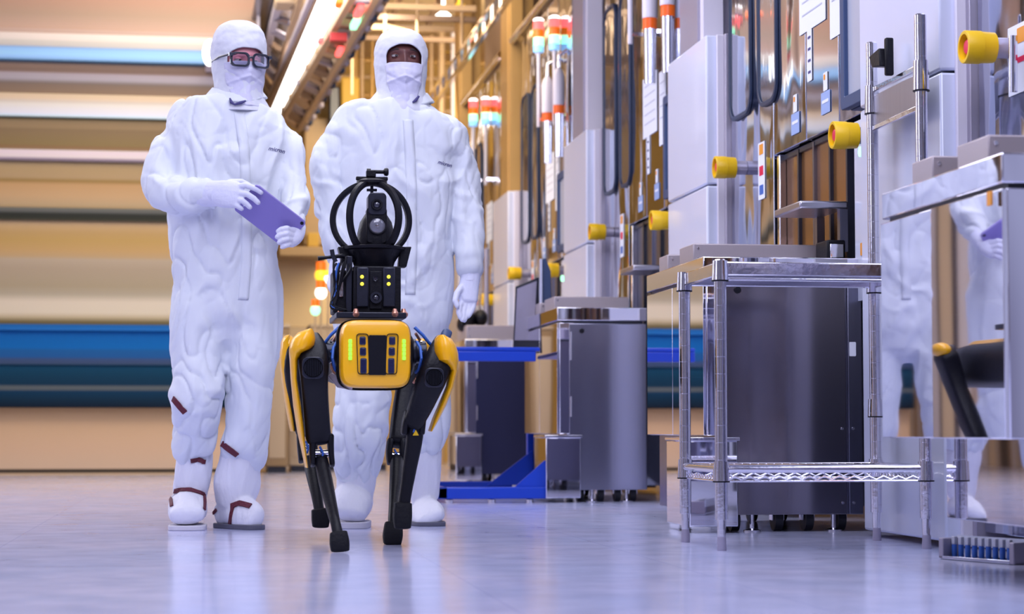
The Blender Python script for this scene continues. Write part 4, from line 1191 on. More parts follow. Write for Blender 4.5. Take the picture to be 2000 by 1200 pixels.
# ------------------------------------------------ first person (left, glasses, tablet)
Y1 = 7.50
t1_torso = [(463, 192, .01, 48, .07), (461, 204, .01, 70, .088), (459, 216, .005, 98, .106), (454, 236, .0, 122, .12), (450, 264, 0, 134, .132), (447, 300, 0, 128, .14), (443, 350, 0, 120, .145),
            (440, 410, 0, 113, .145), (438, 470, 0, 109, .14), (439, 530, 0, 107, .14), (441, 580, 0, 107, .14), (441, 625, 0, 104, .135), (441, 648, 0, 92, .12)]
t1_armL = [(368, 275, .02, 36, .07), (330, 292, .01, 42, .085), (314, 330, -.01, 37, .08), (316, 368, -.05, 38, .078), (345, 384, -.11, 36, .072), (380, 382, -.17, 35, .064), (402, 380, -.20, 33, .06)]
t1_armR = [(526, 275, .02, 34, .07), (562, 292, .0, 35, .082), (573, 340, -.03, 30, .075), (575, 390, -.08, 27, .07), (574, 425, -.14, 25, .06), (570, 442, -.175, 23, .052)]
t1_legL = [(392, 585, .0, 60, .125), (388, 640, -.02, 57, .125), (385, 700, -.05, 54, .115), (384, 755, -.08, 52, .105), (384, 800, -.07, 48, .095), (378, 845, -.03, 45, .088), (378, 878, .0, 42, .078), (381, 893, .01, 34, .065)]
t1_legR = [(490, 585, .0, 58, .125), (491, 650, -.01, 55, .12), (490, 720, -.02, 50, .11), (486, 790, -.02, 45, .10), (482, 840, -.01, 44, .092), (477, 872, .0, 49, .09), (474, 896, .01, 46, .075)]
person1, co1, fig1, c1 = person(
    Y1, 'person in white hooded coverall with black glasses holding a lavender tablet', 440, t1_torso,
    [t1_armL, t1_armR, t1_legL, t1_legR], [t1_armL, t1_armR, t1_legL, t1_legR],
    [dict(shaft=[(382, 870, .02, 34, .062), (380, 905, .02, 37, .066), (374, 945, .03, 37, .068), (368, 985, .06, 32, .062)],
          foot=[(367, 1000, .09, 33, .048), (366, 990, .02, 37, .068), (366, 996, -.06, 38, .056), (366, 1006, -.13, 35, .038)], floor=.006, sw=[.045, .052, .060, .058], solemat=M_soleW),
     dict(shaft=[(472, 872, .0, 38, .07), (468, 905, .0, 42, .074), (462, 945, .01, 47, .075), (458, 975, .02, 40, .068)],
          foot=[(444, 1002, .06, 30, .052), (462, 999, .02, 34, .056), (480, 1005, -.05, 34, .048), (497, 1013, -.10, 26, .036)], floor=.006, sw=[.040, .045, .050, .046])],
    dict(px=467, py=118, dy=.0, yaw=-math.radians(-20), eye_z=-.014, fd=.093,
         face=[(.135, .002, .002, .002), (.125, .045, .045, .05), (.10, .066, .070, .08), (.06, .077, .088, .095), (.02, .079, .093, .10), (-.02, .077, .092, .095), (-.06, .070, .088, .08), (-.09, .058, .084, .06), (-.115, .038, .076, .04), (-.13, .004, .02, .004)],
         hood=[(.143, .001, .001, .001), (.138, .040, .042, .045), (.122, .070, .074, .082), (.095, .088, .092, .105), (.055, .0955, .102, .118), (.01, .096, .103, .120), (-.035, .093, .101, .112), (-.08, .086, .097, .098), (-.115, .084, .094, .090), (-.145, .092, .096, .09), (-.175, .108, .104, .10), (-.20, .124, .11, .10)],
         open=(.032, -.050, .84), mask=(-.028, -.180, 1.0), bulge=.010, collar=(461, 192, 44)),
    M_skinA,
    [((318, 385, -.06), .13, .010, (.5, 0, 1)), ((400, 378, -.2), .07, .006, (1, 0, .1)), ((578, 400, -.1), .12, .009, (.2, 0, 1)), ((384, 760, -.08), .17, .009, (.6, 0, 1)),
     ((441, 630, -.1), .16, .008, (1, 0, .7)), ((378, 880, 0), .08, .007, (1, 0, 0)), ((474, 885, 0), .10, .008, (.7, 0, 1)), ((486, 800, -.02), .12, .005, (.4, 0, 1)), ((340, 280, 0), .14, .003, (1, 0, .6))],
    [([(398, 379, -.20, 27, .045), (422, 378, -.235, 25, .035), (440, 379, -.262, 27, .026), (462, 381, -.275, 26, .020)],
      [[(455, 366, -.272, .0125), (480, 362, -.287, .0115), (500, 369, -.288, .0105), (510, 376, -.286, .0095)],
       [(460, 377, -.276, .0125), (482, 379, -.292, .0115), (496, 388, -.290, .0105), (504, 396, -.288, .0095)],
       [(458, 388, -.274, .0120), (473, 392, -.290, .0110), (482, 399, -.288, .0100), (488, 405, -.286, .0092)],
       [(450, 396, -.268, .0115), (460, 400, -.282, .0105), (467, 405, -.282, .0095), (472, 408, -.280, .009)],
       [(430, 366, -.245, .0130), (450, 356, -.25, .0125), (472, 355, -.248, .011), (486, 362, -.246, .010)]]),
     ([(572, 432, -.17, 22, .038), (578, 446, -.20, 19, .030), (574, 460, -.225, 19, .024), (566, 468, -.236, 17, .020)],
      [[(572, 452, -.24, .0115), (560, 446, -.262, .011), (549, 448, -.266, .0100), (543, 452, -.264, .009)],
       [(572, 461, -.24, .0118), (560, 456, -.264, .011), (548, 459, -.267, .0100), (541, 463, -.264, .009)],
       [(572, 470, -.238, .0115), (561, 467, -.262, .011), (551, 470, -.265, .0100), (545, 474, -.262, .009)],
       [(572, 478, -.232, .0105), (563, 478, -.254, .010), (556, 481, -.257, .0092), (551, 483, -.255, .0085)],
       [(586, 450, -.21, .0125), (592, 444, -.20, .0115), (588, 434, -.195, .0105), (580, 430, -.195, .0095)]])],
    8)
# zip flap down the front, following the cloth
def front_flap(fig, co, pts, w_px, parent, name='front_flap'):
    bvh = BVHTree.FromPolygons([v.co for v in co.data.vertices], [p.vertices[:] for p in co.data.polygons])
    u_ = upp(500, fig.Y0); rows = []
    N = 60
    for i in range(N+1):
        f = i/N*(len(pts)-1); k = min(int(f), len(pts)-2); a = V(pts[k]); b = V(pts[k+1]); p = a.lerp(b, f-k)
        row = []
        for s in (-1, -.33, .33, 1):
            q = fig.P(p.x + s*w_px/2, p.y); h = bvh.ray_cast(V((q.x, q.y-.6, q.z)), V((0, 1, 0)))
            y = h[0].y if h[0] is not None else q.y-.14
            row.append(V((q.x, y-.002, q.z)))
        rows.append(row)
    mb = MB(); mb.v = [tuple(p) for r in rows for p in r]
    for i in range(N):
        for j in range(3): mb.f.append((i*4+j, i*4+j+1, (i+1)*4+j+1, (i+1)*4+j))
    o = mb.build(name, M_suit, parent)
    s = o.modifiers.new('thick', 'SOLIDIFY'); s.thickness = .0035; s.offset = 0
    return o
front_flap(fig1, co1, [(466, 228, 0), (476, 300, 0), (478, 350, 0), (480, 420, 0), (480, 520, 0), (474, 590, 0)], 20, person1)
logo(fig1, 538, 303, person1, co1, 33, -.14)
# maroon straps
def snap_strap(fig, objs, pts, w_px, parent, name='strap'):
    bvhs = [BVHTree.FromPolygons([v.co for v in o.data.vertices], [p.vertices[:] for p in o.data.polygons]) for o in objs]
    P_ = []
    for i in range(len(pts)-1):
        for k in range(4):
            f = k/4; P_.append((pts[i][0]*(1-f)+pts[i+1][0]*f, pts[i][1]*(1-f)+pts[i+1][1]*f))
    P_.append(pts[-1])
    out = []; nr = []
    for x, y in P_:
        q = fig.P(x, y, -.6); best = None; d = (q-V((0, 0, CAM_H))).normalized()
        for b in bvhs:
            h = b.ray_cast(V((0, 0, CAM_H)), d)
            if h[0] is not None and (best is None or h[3] < best[3]): best = h
        if best is not None: out.append(best[0]); nr.append(best[1])
    if len(out) < 2: return
    mb = MB(); hw = w_px*upp(500, fig.Y0)/2; rings = []
    for i, p in enumerate(out):
        tt = (out[min(i+1, len(out)-1)]-out[max(i-1, 0)]).normalized()
        n_ = (nr[i] - tt*nr[i].dot(tt)).normalized(); s_ = tt.cross(n_)
        rings.append([p + s_*hw + n_*.0015, p + s_*hw + n_*.006, p - s_*hw + n_*.006, p - s_*hw + n_*.0015])
    mb.loft(rings); return mb.build(name, M_strap, parent)
boots1 = [o for o in person1.children if o.name.startswith('boot')]
al1 = [co1] + boots1
snap_strap(fig1, al1, [(339, 779), (352, 795), (362, 806)], 11, person1)
snap_strap(fig1, al1, [(430, 864), (446, 876), (464, 889)], 12, person1)
snap_strap(fig1, al1, [(372, 900), (386, 898), (400, 903)], 9, person1)
snap_strap(fig1, al1, [(333, 964), (350, 958), (372, 958), (397, 966)], 9, person1)
snap_strap(fig1, al1, [(332, 964), (335, 978), (336, 990)], 7, person1)
snap_strap(fig1, al1, [(398, 966), (399, 980), (398, 996)], 7, person1)
snap_strap(fig1, al1, [(452, 990), (468, 984), (490, 990)], 11, person1)
snap_strap(fig1, al1, [(456, 990), (452, 1008), (450, 1024)], 8, person1)
snap_strap(fig1, al1, [(418, 1003), (424, 996)], 6, person1)
# glasses
def glasses():
    yaw = math.radians(20); cy, sy = math.cos(yaw), math.sin(yaw)
    c = c1
    def L(x, y, z): return V((c.x + x*cy - y*sy, c.y + x*sy + y*cy, c.z+z))
    g = MB(); yb = -.120
    fr = None
    mb = MB()
    for s in (-1, 1):
        out = rrect(.035, .0265, .018, 6); inn = rrect(.0275, .0195, .014, 6)
        cx_ = s*.040; zc = -.018
        curve = lambda a: .010*(abs(cx_+a)/.07)**2*1.2
        R = [[L(cx_+a, yb+curve(a)-.004, zc+b) for a, b in out], [L(cx_+a, yb+curve(a)+.004, zc+b) for a, b in out],
             [L(cx_+a, yb+curve(a)+.004, zc+b) for a, b in inn], [L(cx_+a, yb+curve(a)-.004, zc+b) for a, b in inn]]
        mb.loft(R, closed=True)
    mb.tube([L(-.008, yb-.002, -.010), L(0, yb-.004, -.008), L(.008, yb-.002, -.010)], .0042, 10)
    for s in (-1, 1):
        mb.obox(L(s*.076, yb+.010, -.002), V((cy, sy, 0))*.006, V((-sy, cy, 0))*.009, (0, 0, .006))
        mb.tube([L(s*.078, yb+.012, -.002), L(s*.096, -.05, -.004), L(s*.097, .02, -.010)], .0042, 10)
    g = mb.build('glasses', M_blackpl, person1, bevel=.0008)
    gm = bpy.data.materials.new('spectacle_lens'); gm.use_nodes = True
    nt = gm.node_tree; nt.nodes.clear()
    o_ = nt.nodes.new('ShaderNodeOutputMaterial'); mx = nt.nodes.new('ShaderNodeMixShader'); tr = nt.nodes.new('ShaderNodeBsdfTransparent'); gl = nt.nodes.new('ShaderNodeBsdfGlossy')
    gl.inputs['Roughness'].default_value = .03; tr.inputs[0].default_value = (.93, .93, 1, 1)
    fz = nt.nodes.new('ShaderNodeFresnel'); fz.inputs[0].default_value = 1.6
    nt.links.new(fz.outputs[0], mx.inputs[0]); nt.links.new(tr.outputs[0], mx.inputs[1]); nt.links.new(gl.outputs[0], mx.inputs[2]); nt.links.new(mx.outputs[0], o_.inputs[0])
    for s in (-1, 1):
        cx_ = s*.040
        p = [L(cx_+a, yb+.010*(abs(cx_+a)/.07)**2*1.2, -.018+b) for a, b in rrect(.028, .020, .014, 6)]
        MB().prism(p, V((sy, -cy, 0))*-.0015).build('lens', gm, g)
glasses()
# the tablet
def tablet():
    A_ = fig1.P(506, 364, -.30); B_ = fig1.P(604, 440, -.255); D_ = fig1.P(450, 405, -.225)
    x = (B_-A_); yv = (D_-A_); nx = x.normalized(); n_ = nx.cross(yv).normalized(); ny = n_.cross(nx).normalized()
    if n_.y > 0: n_ = -n_
    c = (A_+B_)/2 + yv/2; w2 = x.length/2; h2 = yv.dot(ny)/2
    t = thing('tablet', 'lavender tablet computer held by the first person in both gloved hands', 'tablet', c)
    h2 = abs(h2)
    MB().prism([c + nx*a + ny*b - n_*.0 for a, b in rrect(w2, h2, .014, 5)], -n_*.008).build('back_shell', M_tablet, t, bevel=.0015)
    MB().prism([c + nx*a + ny*b - n_*.0081 for a, b in rrect(w2-.004, h2-.004, .011, 5)], -n_*.001).build('screen', M_blackpl, t)
    sg = -1 if ny.dot(yv) > 0 else 1
    cm = c + nx*(w2-.012) + ny*(h2-.012)*sg
    MB().lathe(cm, n_, [(0, 0), (0, .0065), (.002, .0062), (.0022, 0)], 20).build('camera_lens', M_black, t)
    return t
tablet()

# ------------------------------------------------ second person (right, behind the robot)
Y2 = 7.62
t2_torso = [(783, 192, .01, 48, .07), (783, 204, .01, 72, .088), (782, 216, .01, 102, .106), (780, 236, .0, 130, .122), (779, 266, 0, 142, .135), (777, 310, 0, 134, .142), (772, 360, 0, 124, .148),
            (768, 420, 0, 118, .148), (767, 480, 0, 117, .145), (767, 540, 0, 118, .145), (767, 590, 0, 118, .145), (767, 630, 0, 115, .14), (766, 656, 0, 100, .125)]
t2_armL = [(690, 282, .02, 38, .07), (654, 300, .0, 40, .085), (640, 345, -.01, 35, .08), (645, 395, -.02, 36, .078), (655, 440, -.05, 35, .07), (662, 480, -.08, 30, .062), (664, 500, -.09, 25, .055)]
t2_armR = [(860, 280, .02, 38, .07), (888, 300, .0, 38, .082), (901, 345, .0, 36, .078), (908, 395, -.01, 35, .078), (914, 440, -.03, 33, .07), (919, 485, -.05, 30, .062), (920, 522, -.06, 26, .054)]
t2_legL = [(712, 600, -.02, 60, .125), (710, 660, -.05, 58, .125), (708, 730, -.09, 56, .115), (706, 790, -.12, 55, .105), (704, 840, -.13, 54, .098), (700, 885, -.12, 52, .09), (695, 925, -.10, 42, .075)]
t2_legR = [(822, 600, .02, 60, .125), (824, 660, .03, 58, .12), (826, 730, .05, 53, .11), (826, 790, .06, 50, .10), (824, 835, .07, 52, .095), (825, 862, .08, 46, .08)]
person2, co2, fig2, c2 = person(
    Y2, 'person in white hooded coverall and face mask walking behind the robot, arms hanging', 770, t2_torso,
    [t2_armL, t2_armR, t2_legL, t2_legR], [t2_armL, t2_armR, t2_legL, t2_legR],
    [dict(shaft=[(697, 915, -.10, 38, .066), (695, 945, -.09, 38, .066), (692, 975, -.06, 34, .062)],
          foot=[(690, 990, -.02, 32, .062), (688, 978, -.08, 38, .072), (686, 985, -.16, 38, .058), (684, 1002, -.20, 32, .036)], floor=.012, sw=[.040, .050, .058, .052], solemat=M_soleW),
     dict(shaft=[(824, 855, .08, 38, .068), (826, 890, .08, 37, .068), (828, 930, .09, 33, .062), (828, 965, .10, 30, .058)],
          foot=[(826, 1000, .12, 28, .052), (830, 1000, .07, 33, .055), (836, 1006, .0, 35, .046), (842, 1014, -.05, 30, .034)], floor=.004, sw=[.040, .046, .056, .052])],
    dict(px=783, py=132, dy=.0, yaw=math.radians(3), eye_z=.030, fd=.093,
         face=[(.135, .002, .002, .002), (.125, .045, .045, .05), (.10, .066, .070, .08), (.06, .077, .088, .095), (.02, .079, .093, .10), (-.02, .077, .092, .095), (-.06, .070, .088, .08), (-.09, .058, .084, .06), (-.115, .038, .076, .04), (-.13, .004, .02, .004)],
         hood=[(.143, .001, .001, .001), (.138, .042, .042, .045), (.120, .072, .074, .082), (.092, .089, .094, .105), (.055, .097, .104, .118), (.01, .097, .105, .120), (-.035, .092, .102, .112), (-.08, .087, .102, .098), (-.115, .092, .104, .092), (-.145, .104, .108, .09), (-.175, .118, .115, .10), (-.20, .120, .11, .10)],
         open=(.072, -.010, .72), mask=(-.006, -.175, .82), bulge=.016, collar=(784, 200, 48)),
    M_skinB,
    [((640, 390, -.04), .14, .009, (.4, 0, 1)), ((908, 400, -.02), .13, .010, (.5, 0, 1)), ((918, 500, -.05), .09, .008, (.1, 0, 1)), ((706, 860, -.12), .12, .007, (.5, 0, 1)),
     ((766, 640, -.1), .16, .008, (1, 0, .7)), ((824, 850, .08), .11, .010, (.5, 0, 1)), ((660, 280, 0), .14, .003, (1, 0, .6)), ((790, 560, -.14), .16, .006, (-.6, 0, 1))],
    [([(920, 522, -.06, 22, .045), (918, 546, -.07, 19, .034), (915, 566, -.08, 20, .026), (914, 586, -.09, 19, .020)],
      [[(903, 588, -.09, .0125), (897, 600, -.11, .0115), (896, 611, -.125, .0105), (899, 620, -.13, .0095)],
       [(910, 592, -.09, .0125), (906, 606, -.105, .0115), (904, 616, -.12, .0105), (903, 625, -.13, .0095)],
       [(918, 592, -.09, .0120), (915, 606, -.10, .0110), (911, 617, -.115, .0100), (907, 626, -.125, .0092)],
       [(926, 588, -.085, .0115), (924, 600, -.095, .0105), (920, 610, -.105, .0095), (915, 618, -.115, .009)],
       [(902, 560, -.09, .0130), (892, 574, -.115, .0125), (889, 588, -.13, .0115), (893, 598, -.135, .0100)]]),
     ([(664, 496, -.09, 20, .042), (662, 512, -.10, 18, .032), (660, 526, -.11, 18, .025), (658, 540, -.12, 17, .020)],
      [[(648, 540, -.12, .0125), (644, 552, -.135, .0115), (645, 562, -.15, .0105), (649, 570, -.155, .0095)],
       [(655, 544, -.12, .0125), (652, 557, -.135, .0115), (652, 567, -.15, .0105), (655, 575, -.155, .0095)],
       [(663, 544, -.12, .0120), (661, 557, -.13, .0110), (660, 567, -.145, .0100), (661, 575, -.15, .0092)],
       [(671, 540, -.115, .0115), (670, 551, -.125, .0105), (668, 560, -.135, .0095), (668, 567, -.14, .009)],
       [(676, 516, -.12, .0130), (682, 528, -.14, .0125), (680, 540, -.15, .0115), (675, 548, -.155, .0100)]])],
    5)
front_flap(fig2, co2, [(790, 244, 0), (793, 300, 0), (796, 380, 0), (798, 480, 0), (794, 580, 0)], 20, person2)
logo(fig2, 862, 330, person2, co2, 30, -.16)
# knitted cuff of the hanging arm
MB().tube([fig2.P(920, 515, -.055), fig2.P(919, 535, -.062), fig2.P(918, 553, -.07)], [.046, .040, .038], 28, ry=[.047, .040, .034]).build('cuff', M_glove, person2)
MB().tube([fig1.P(402, 380, -.20), fig1.P(416, 379, -.222), fig1.P(428, 379, -.242)], [.046, .040, .042], 28, ry=[.047, .040, .034]).build('cuff', M_glove, person1)

for fg, pr_, pts in ((fig1, person1, [(449, 192, -.112), (452, 200, -.118), (458, 204, -.12), (470, 201, -.12), (480, 197, -.115)]), (fig2, person2, [(806, 200, -.112), (812, 196, -.112), (818, 188, -.105)])):
    MB().tube([fg.P(*p) for p in pts], [.003, .006, .004, .0065, .003][:len(pts)], 10).build('drawstring', M_inkd, pr_)
# ------------------------------------------------------------------ four-legged robot
RY = 6.0
rb = thing('quadruped_robot', 'yellow and black four-legged robot with caged camera walking toward the camera', 'robot', V((onY(735, 840, RY).x, 6.4, 0)))
def R(px, py, Y): return onY(px, py, Y)
def rsec(mb, secs, n=24, flat=2.6, sub=3, dome=.8):
    """secs: (px, py, Y, half width px, half depth m)"""
    f_ = Fig(0); f_.Y0 = 6.2
    f_.limb(mb, [(a, b, Y-6.2, w_*(upp(a, Y)/upp(a, 6.2)), d) for a, b, Y, w_, d in secs], n, sub, flat, True, dome)
    return mb
# trunk
XLb, XRb = R(664, 690, 6.1).x, R(806, 690, 6.1).x
zb0, zb1 = R(735, 745, 6.05).z, R(735, 640, 6.05).z
xm = (XLb+XRb)/2; zm = (zb0+zb1)/2
def srings(specs, p=4.0, n=48):
    rings = []
    for y, hw, hh, dz in specs:
        ring = []
        for j in range(n):
            a = 2*PI*j/n; c_, s_ = math.cos(a), math.sin(a)
            ring.append(V((xm + hw*math.copysign(abs(c_)**(2/p), c_), y, zm + dz + hh*math.copysign(abs(s_)**(2/p), s_))))
        rings.append(ring)
    return rings
hw = (XRb-XLb)/2; hh = (zb1-zb0)/2
MB().loft(srings([(6.10, hw*1.0, hh*.95, 0), (6.14, hw*1.10, hh, 0), (6.30, hw*1.12, hh, .004), (6.80, hw*1.12, hh, .004), (6.95, hw*1.0, hh*.9, 0), (6.98, hw*.8, hh*.7, 0)])).build('trunk', M_black, rb)
MB().loft(srings([(6.30, hw*.80, hh*.5, hh*.62), (6.32, hw*.86, hh*.55, hh*.62), (6.82, hw*.86, hh*.55, hh*.62), (6.84, hw*.8, hh*.5, hh*.62)])).build('back_cover', M_yellow, rb, bevel=.003)
# head cover
fc = R(735.5, 691, 5.98); u0 = upp(735, 5.98)
def hr(specs, p=5.0, n=64):
    rings = []
    for y, w_, h_, dz in specs:
        ring = []
        for j in range(n):
            a = 2*PI*j/n; c_, s_ = math.cos(a), math.sin(a)
            ring.append(V((fc.x + w_*u0*math.copysign(abs(c_)**(2/p), c_), y, fc.z + dz*u0 + h_*u0*math.copysign(abs(s_)**(2/p), s_))))
        rings.append(ring)
    return rings
hd_ = MB().loft(hr([(6.12, 64, 62, 0), (6.08, 69, 66, 0), (6.03, 70, 67, 0), (5.998, 68, 65, 0), (5.988, 65, 62, 0), (5.984, 58, 55, 0), (5.983, 30, 30, 0)], 5.5)).build('head_cover', M_yellow, rb)
MB().loft(hr([(6.085, 73, 69, 0), (6.075, 74.5, 70.5, 0), (6.13, 74.5, 70.5, 0), (6.14, 73, 69, 0)], 5)).build('head_gasket', M_black, rb)
yf = 5.982
def fplate(px, py, w_, h_, r, m, name, parent, y=yf, t=.004, skew=0.0):
    c = R(px, py, y)
    return MB().prism([V((c.x + a*u0 + skew*b*u0, y, c.z + b*u0)) for a, b in rrect(w_, h_, r, 5)], (0, -t, 0)).build(name, m, parent, bevel=.0006)
fplate(737, 694, 17, 39, 2, M_black, 'centre_panel', hd_)
for sx, cx_, sk in ((-1, 709, -.06), (1, 765, .06)):
    sk = -sk
    c = R(cx_, 692, yf)
    o = rrect(12, 40, 6, 5); i = rrect(10.4, 38.4, 5, 5)
    mp = lambda a, b, y: V((c.x + a*u0 + sk*-sx*0*b*u0 + (-sk)*b*u0*.6, y, c.z + b*u0))
    MB().loft([[mp(a, b, yf) for a, b in o], [mp(a, b, yf-.0035) for a, b in o], [mp(a, b, yf-.0035) for a, b in i], [mp(a, b, yf) for a, b in i]], closed=True).build('sensor_bezel', M_black, hd_)
    for py, hh_, m in ((666, 8, M_bluegl), (687, 8, M_bluegl), (715, 15, M_bluegl)):
        dx = (690-py)*(-sk)*.6
        q = fplate(cx_+dx, py, 6.2, hh_, 3, M_frame, 'sensor_window', hd_, t=.003)
        fplate(cx_+dx, py, 4.8, hh_-1.6, 2, m, 'sensor_lens', q, y=yf-.003, t=.001)
for px in (684, 789):
    for k in range(5):
        fplate(px, 667+k*8.2, 3.2, 3.8, 1.4, M_ledg, 'status_light', hd_, t=.003)
# side frames (pale struts and blue hoses between head and hips)
for s, x0 in ((-1, 660), (1, 812)):
    MB().tube([R(x0, 652, 6.14), R(x0+s*10, 668, 6.16), R(x0+s*12, 720, 6.16), R(x0-s*4, 748, 6.12)], .0045, 10).build('side_strut', M_copper, rb)
    MB().tube([R(x0+s*2, 668, 6.11), R(x0+s*9, 680, 6.08), R(x0+s*11, 700, 6.07), R(x0+s*6, 722, 6.09), R(x0, 728, 6.12)], .0045, 10).build('hose', M_wire, rb)
    MB().tube([R(x0-s*2, 640, 6.14), R(x0+s*14, 655, 6.13), R(x0+s*24, 668, 6.14), R(x0+s*34, 678, 6.15)], .005, 10).build('hose', M_wire, rb)
MB().prism([R(641, 735, 6.1), R(648, 728, 6.1), R(690, 752, 6.07), R(688, 762, 6.07), R(660, 757, 6.1)], (0, .03, 0)).build('skid_plate', M_box, rb, bevel=.002)
# hip actuators
for s, px, Yh in ((-1, 634, 6.16), (1, 832, 6.16), (-1, 628, 6.80), (1, 818, 6.80)):
    a = R(735+s*62, 688, Yh); b = R(px, 688, Yh)
    h_ = MB().lathe(a, b-a, [(0, 0), (0, .040), ((b-a).length*.4, .040), ((b-a).length*.45, .034), ((b-a).length*.95, .034), ((b-a).length, .028), ((b-a).length, 0)], 32).build('hip_actuator', M_black2, rb)
    for k in range(6):
        an = k*PI/3; q = a.lerp(b, .7) + V((0, math.cos(an)*.034, math.sin(an)*.034))
        MB().lathe(q, V((0, math.cos(an), math.sin(an))), [(0, 0), (0, .004), (.003, .003), (.003, 0)], 8).build('bolt', M_wire if k % 2 else M_chrome, h_)

M_duct_black = mat('grille_black', (0.001, 0.001, 0.002), .8, spec=.1, var=.1)
def leg(name_y, thigh, housing, shell, grill, knee, shank, foot, cap=None, flip=1):
    """one leg: everything in (px, py, Y, half width px, half depth m)"""
    L = MB(); rsec(L, thigh, 32, 4.5); lg = L.build('leg', M_black, rb)
    if shell:
        q = MB()
        outer, inner, Ys, th = shell
        n = len(outer)
        # shell cross-sections: curved plate between outer and inner outlines, bulging toward the camera
        rings = []
        for i in range(n):
            a = R(outer[i][0], outer[i][1], Ys[i]); b = R(inner[i][0], inner[i][1], Ys[i])
            d = b-a; ring = []
            for k in range(9):
                f = k/8; ring.append(a + d*f + V((0, -th*math.sin(PI*f)**.6, 0)))
            for k in range(8, -1, -1):
                f = k/8; ring.append(a + d*f + V((0, th*1.2*(1-f*.5) + .01, 0)))
            rings.append(ring)
        q.loft(rings); q.build('leg_shell', M_yellow, lg, bevel=.001)
    if grill:
        px, py, Y, r = grill
        c = R(px, py, Y); ax = V((0, -1, 0))
        u_ = upp(px, Y)
        MB().prism([c+V((a*u_, 0, b*u_)) for a, b in rrect(r*1.25, r*1.25, r*.7, 5)], (0, -.016, 0)).build('motor_cover', M_black2, lg, bevel=.002)
        g_ = MB()
        for k in range(-4, 5):
            hgt = math.sqrt(max(0, 1-(k/5)**2))*r*u_
            x = c.x + k*r*u_/5
            g_.box(x-.0012, x+.0012, Y-.0195, Y-.014, c.z-hgt, c.z+hgt)
        g_.build('motor_grille', M_duct_black, lg)
        MB().lathe(c+V((0, -.015, 0)), ax, [(0, r*u_*1.02), (0, r*u_*1.12), (.004, r*u_*1.12), (.004, r*u_*1.02), (0, r*u_*1.02)], 32).build('grille_ring', M_duct_black, lg)
    k_ = MB()
    for sgn in (-1, 1):
        rsec(k_, [(a[0]+sgn*a[5], a[1], a[2], a[3], a[4]) for a in knee], 20, 4)
    k_.build('knee_fork', M_black, lg)
    kc = knee[len(knee)//2]
    c0 = R(kc[0], kc[1]+6, kc[2]); u_ = upp(kc[0], kc[2])
    MB().cyl(c0-V((kc[5]*u_*1.1, 0, 0)), c0+V((kc[5]*u_*1.1, 0, 0)), .011).build('knee_axle', M_chrome, lg)
    MB().tube([c0+V((-.006, -.012, .02)), c0+V((.004, -.022, .0)), c0+V((-.002, -.018, -.02))], .0035, 8).build('knee_cable', M_wire, lg)
    s_ = MB(); rsec(s_, shank, 20, 2.6); sh_ = s_.build('shank', M_black, lg)
    t_ = shank[0]
    tc = R(t_[0], t_[1]+14, t_[2]-t_[4]-.004); uu = upp(t_[0], t_[2])
    MB().prism([tc+V((-6*uu, 0, -5*uu)), tc+V((6*uu, 0, -5*uu)), tc+V((0, 0, 6*uu))], (0, -.0015, 0)).build('warning_triangle', M_btn, sh_)
    f_ = MB(); rsec(f_, [(a, b + (9 if i == 2 else 4*i), Y, w_*1.12, d*1.1) for i, (a, b, Y, w_, d) in enumerate(foot)], 32, 6, 3, .22); f_.build('foot', M_rubber, lg)
    return lg
# front left (viewer's left)
leg('fl', [(608, 672, 6.15, 20, .04), (611, 692, 6.12, 28, .05), (613, 715, 6.10, 29, .052), (614, 750, 6.10, 26, .045), (617, 800, 6.14, 25, .04), (621, 850, 6.18, 25, .038)],
    None,
    ([(600, 643), (582, 650), (571, 662), (567, 674), (566, 682), (566, 690), (567, 702), (569, 740), (574, 792), (582, 844), (590, 880), (597, 914)],
     [(610, 643), (614, 650), (616, 662), (614, 674), (605, 683), (590, 690), (582, 702), (580, 740), (588, 792), (594, 844), (598, 880), (602, 914)],
     [6.09, 6.08, 6.07, 6.07, 6.07, 6.08, 6.09, 6.09, 6.11, 6.14, 6.17, 6.20], .036),
    (611, 719, 6.045, 17),
    [(628, 852, 6.18, 7, .03, 17), (628, 880, 6.18, 6, .03, 18), (630, 908, 6.17, 5, .024, 19)],
    [(628, 900, 6.17, 13, .020), (636, 940, 6.13, 14, .022), (646, 985, 6.07, 12, .019), (655, 1022, 6.01, 10, .016), (661, 1048, 5.99, 11, .016)],
    [(661, 1042, 5.99, 15, .022), (663, 1056, 5.985, 17, .025), (664, 1066, 5.985, 16, .023)])
# shoulder cap of that leg
# front right (viewer's right)
leg('fr', [(862, 678, 6.15, 20, .04), (856, 700, 6.12, 26, .05), (846, 730, 6.10, 29, .05), (832, 765, 6.12, 26, .045), (818, 800, 6.16, 22, .04), (808, 822, 6.18, 20, .036)],
    None,
    ([(868, 655), (882, 662), (890, 674), (895, 690), (896, 704), (895, 713), (893, 726), (885, 758), (871, 793), (857, 821), (843, 844)],
     [(856, 655), (851, 662), (849, 674), (849, 690), (854, 704), (868, 712), (879, 724), (873, 755), (858, 790), (846, 818), (838, 842)],
     [6.09, 6.08, 6.07, 6.07, 6.07, 6.08, 6.09, 6.10, 6.13, 6.16, 6.19], .036),
    (847, 738, 6.045, 15),
    [(812, 806, 6.18, 7, .03, 15), (808, 826, 6.18, 6, .03, 17), (806, 846, 6.18, 6, .026, 17)],
    [(812, 832, 6.18, 17, .022), (808, 868, 6.19, 16, .024), (800, 915, 6.20, 14, .022), (793, 960, 6.20, 12, .018), (788, 990, 6.20, 12, .017)],
    [(787, 984, 6.20, 15, .022), (786, 1006, 6.20, 16, .026), (786, 1022, 6.20, 14, .022)])
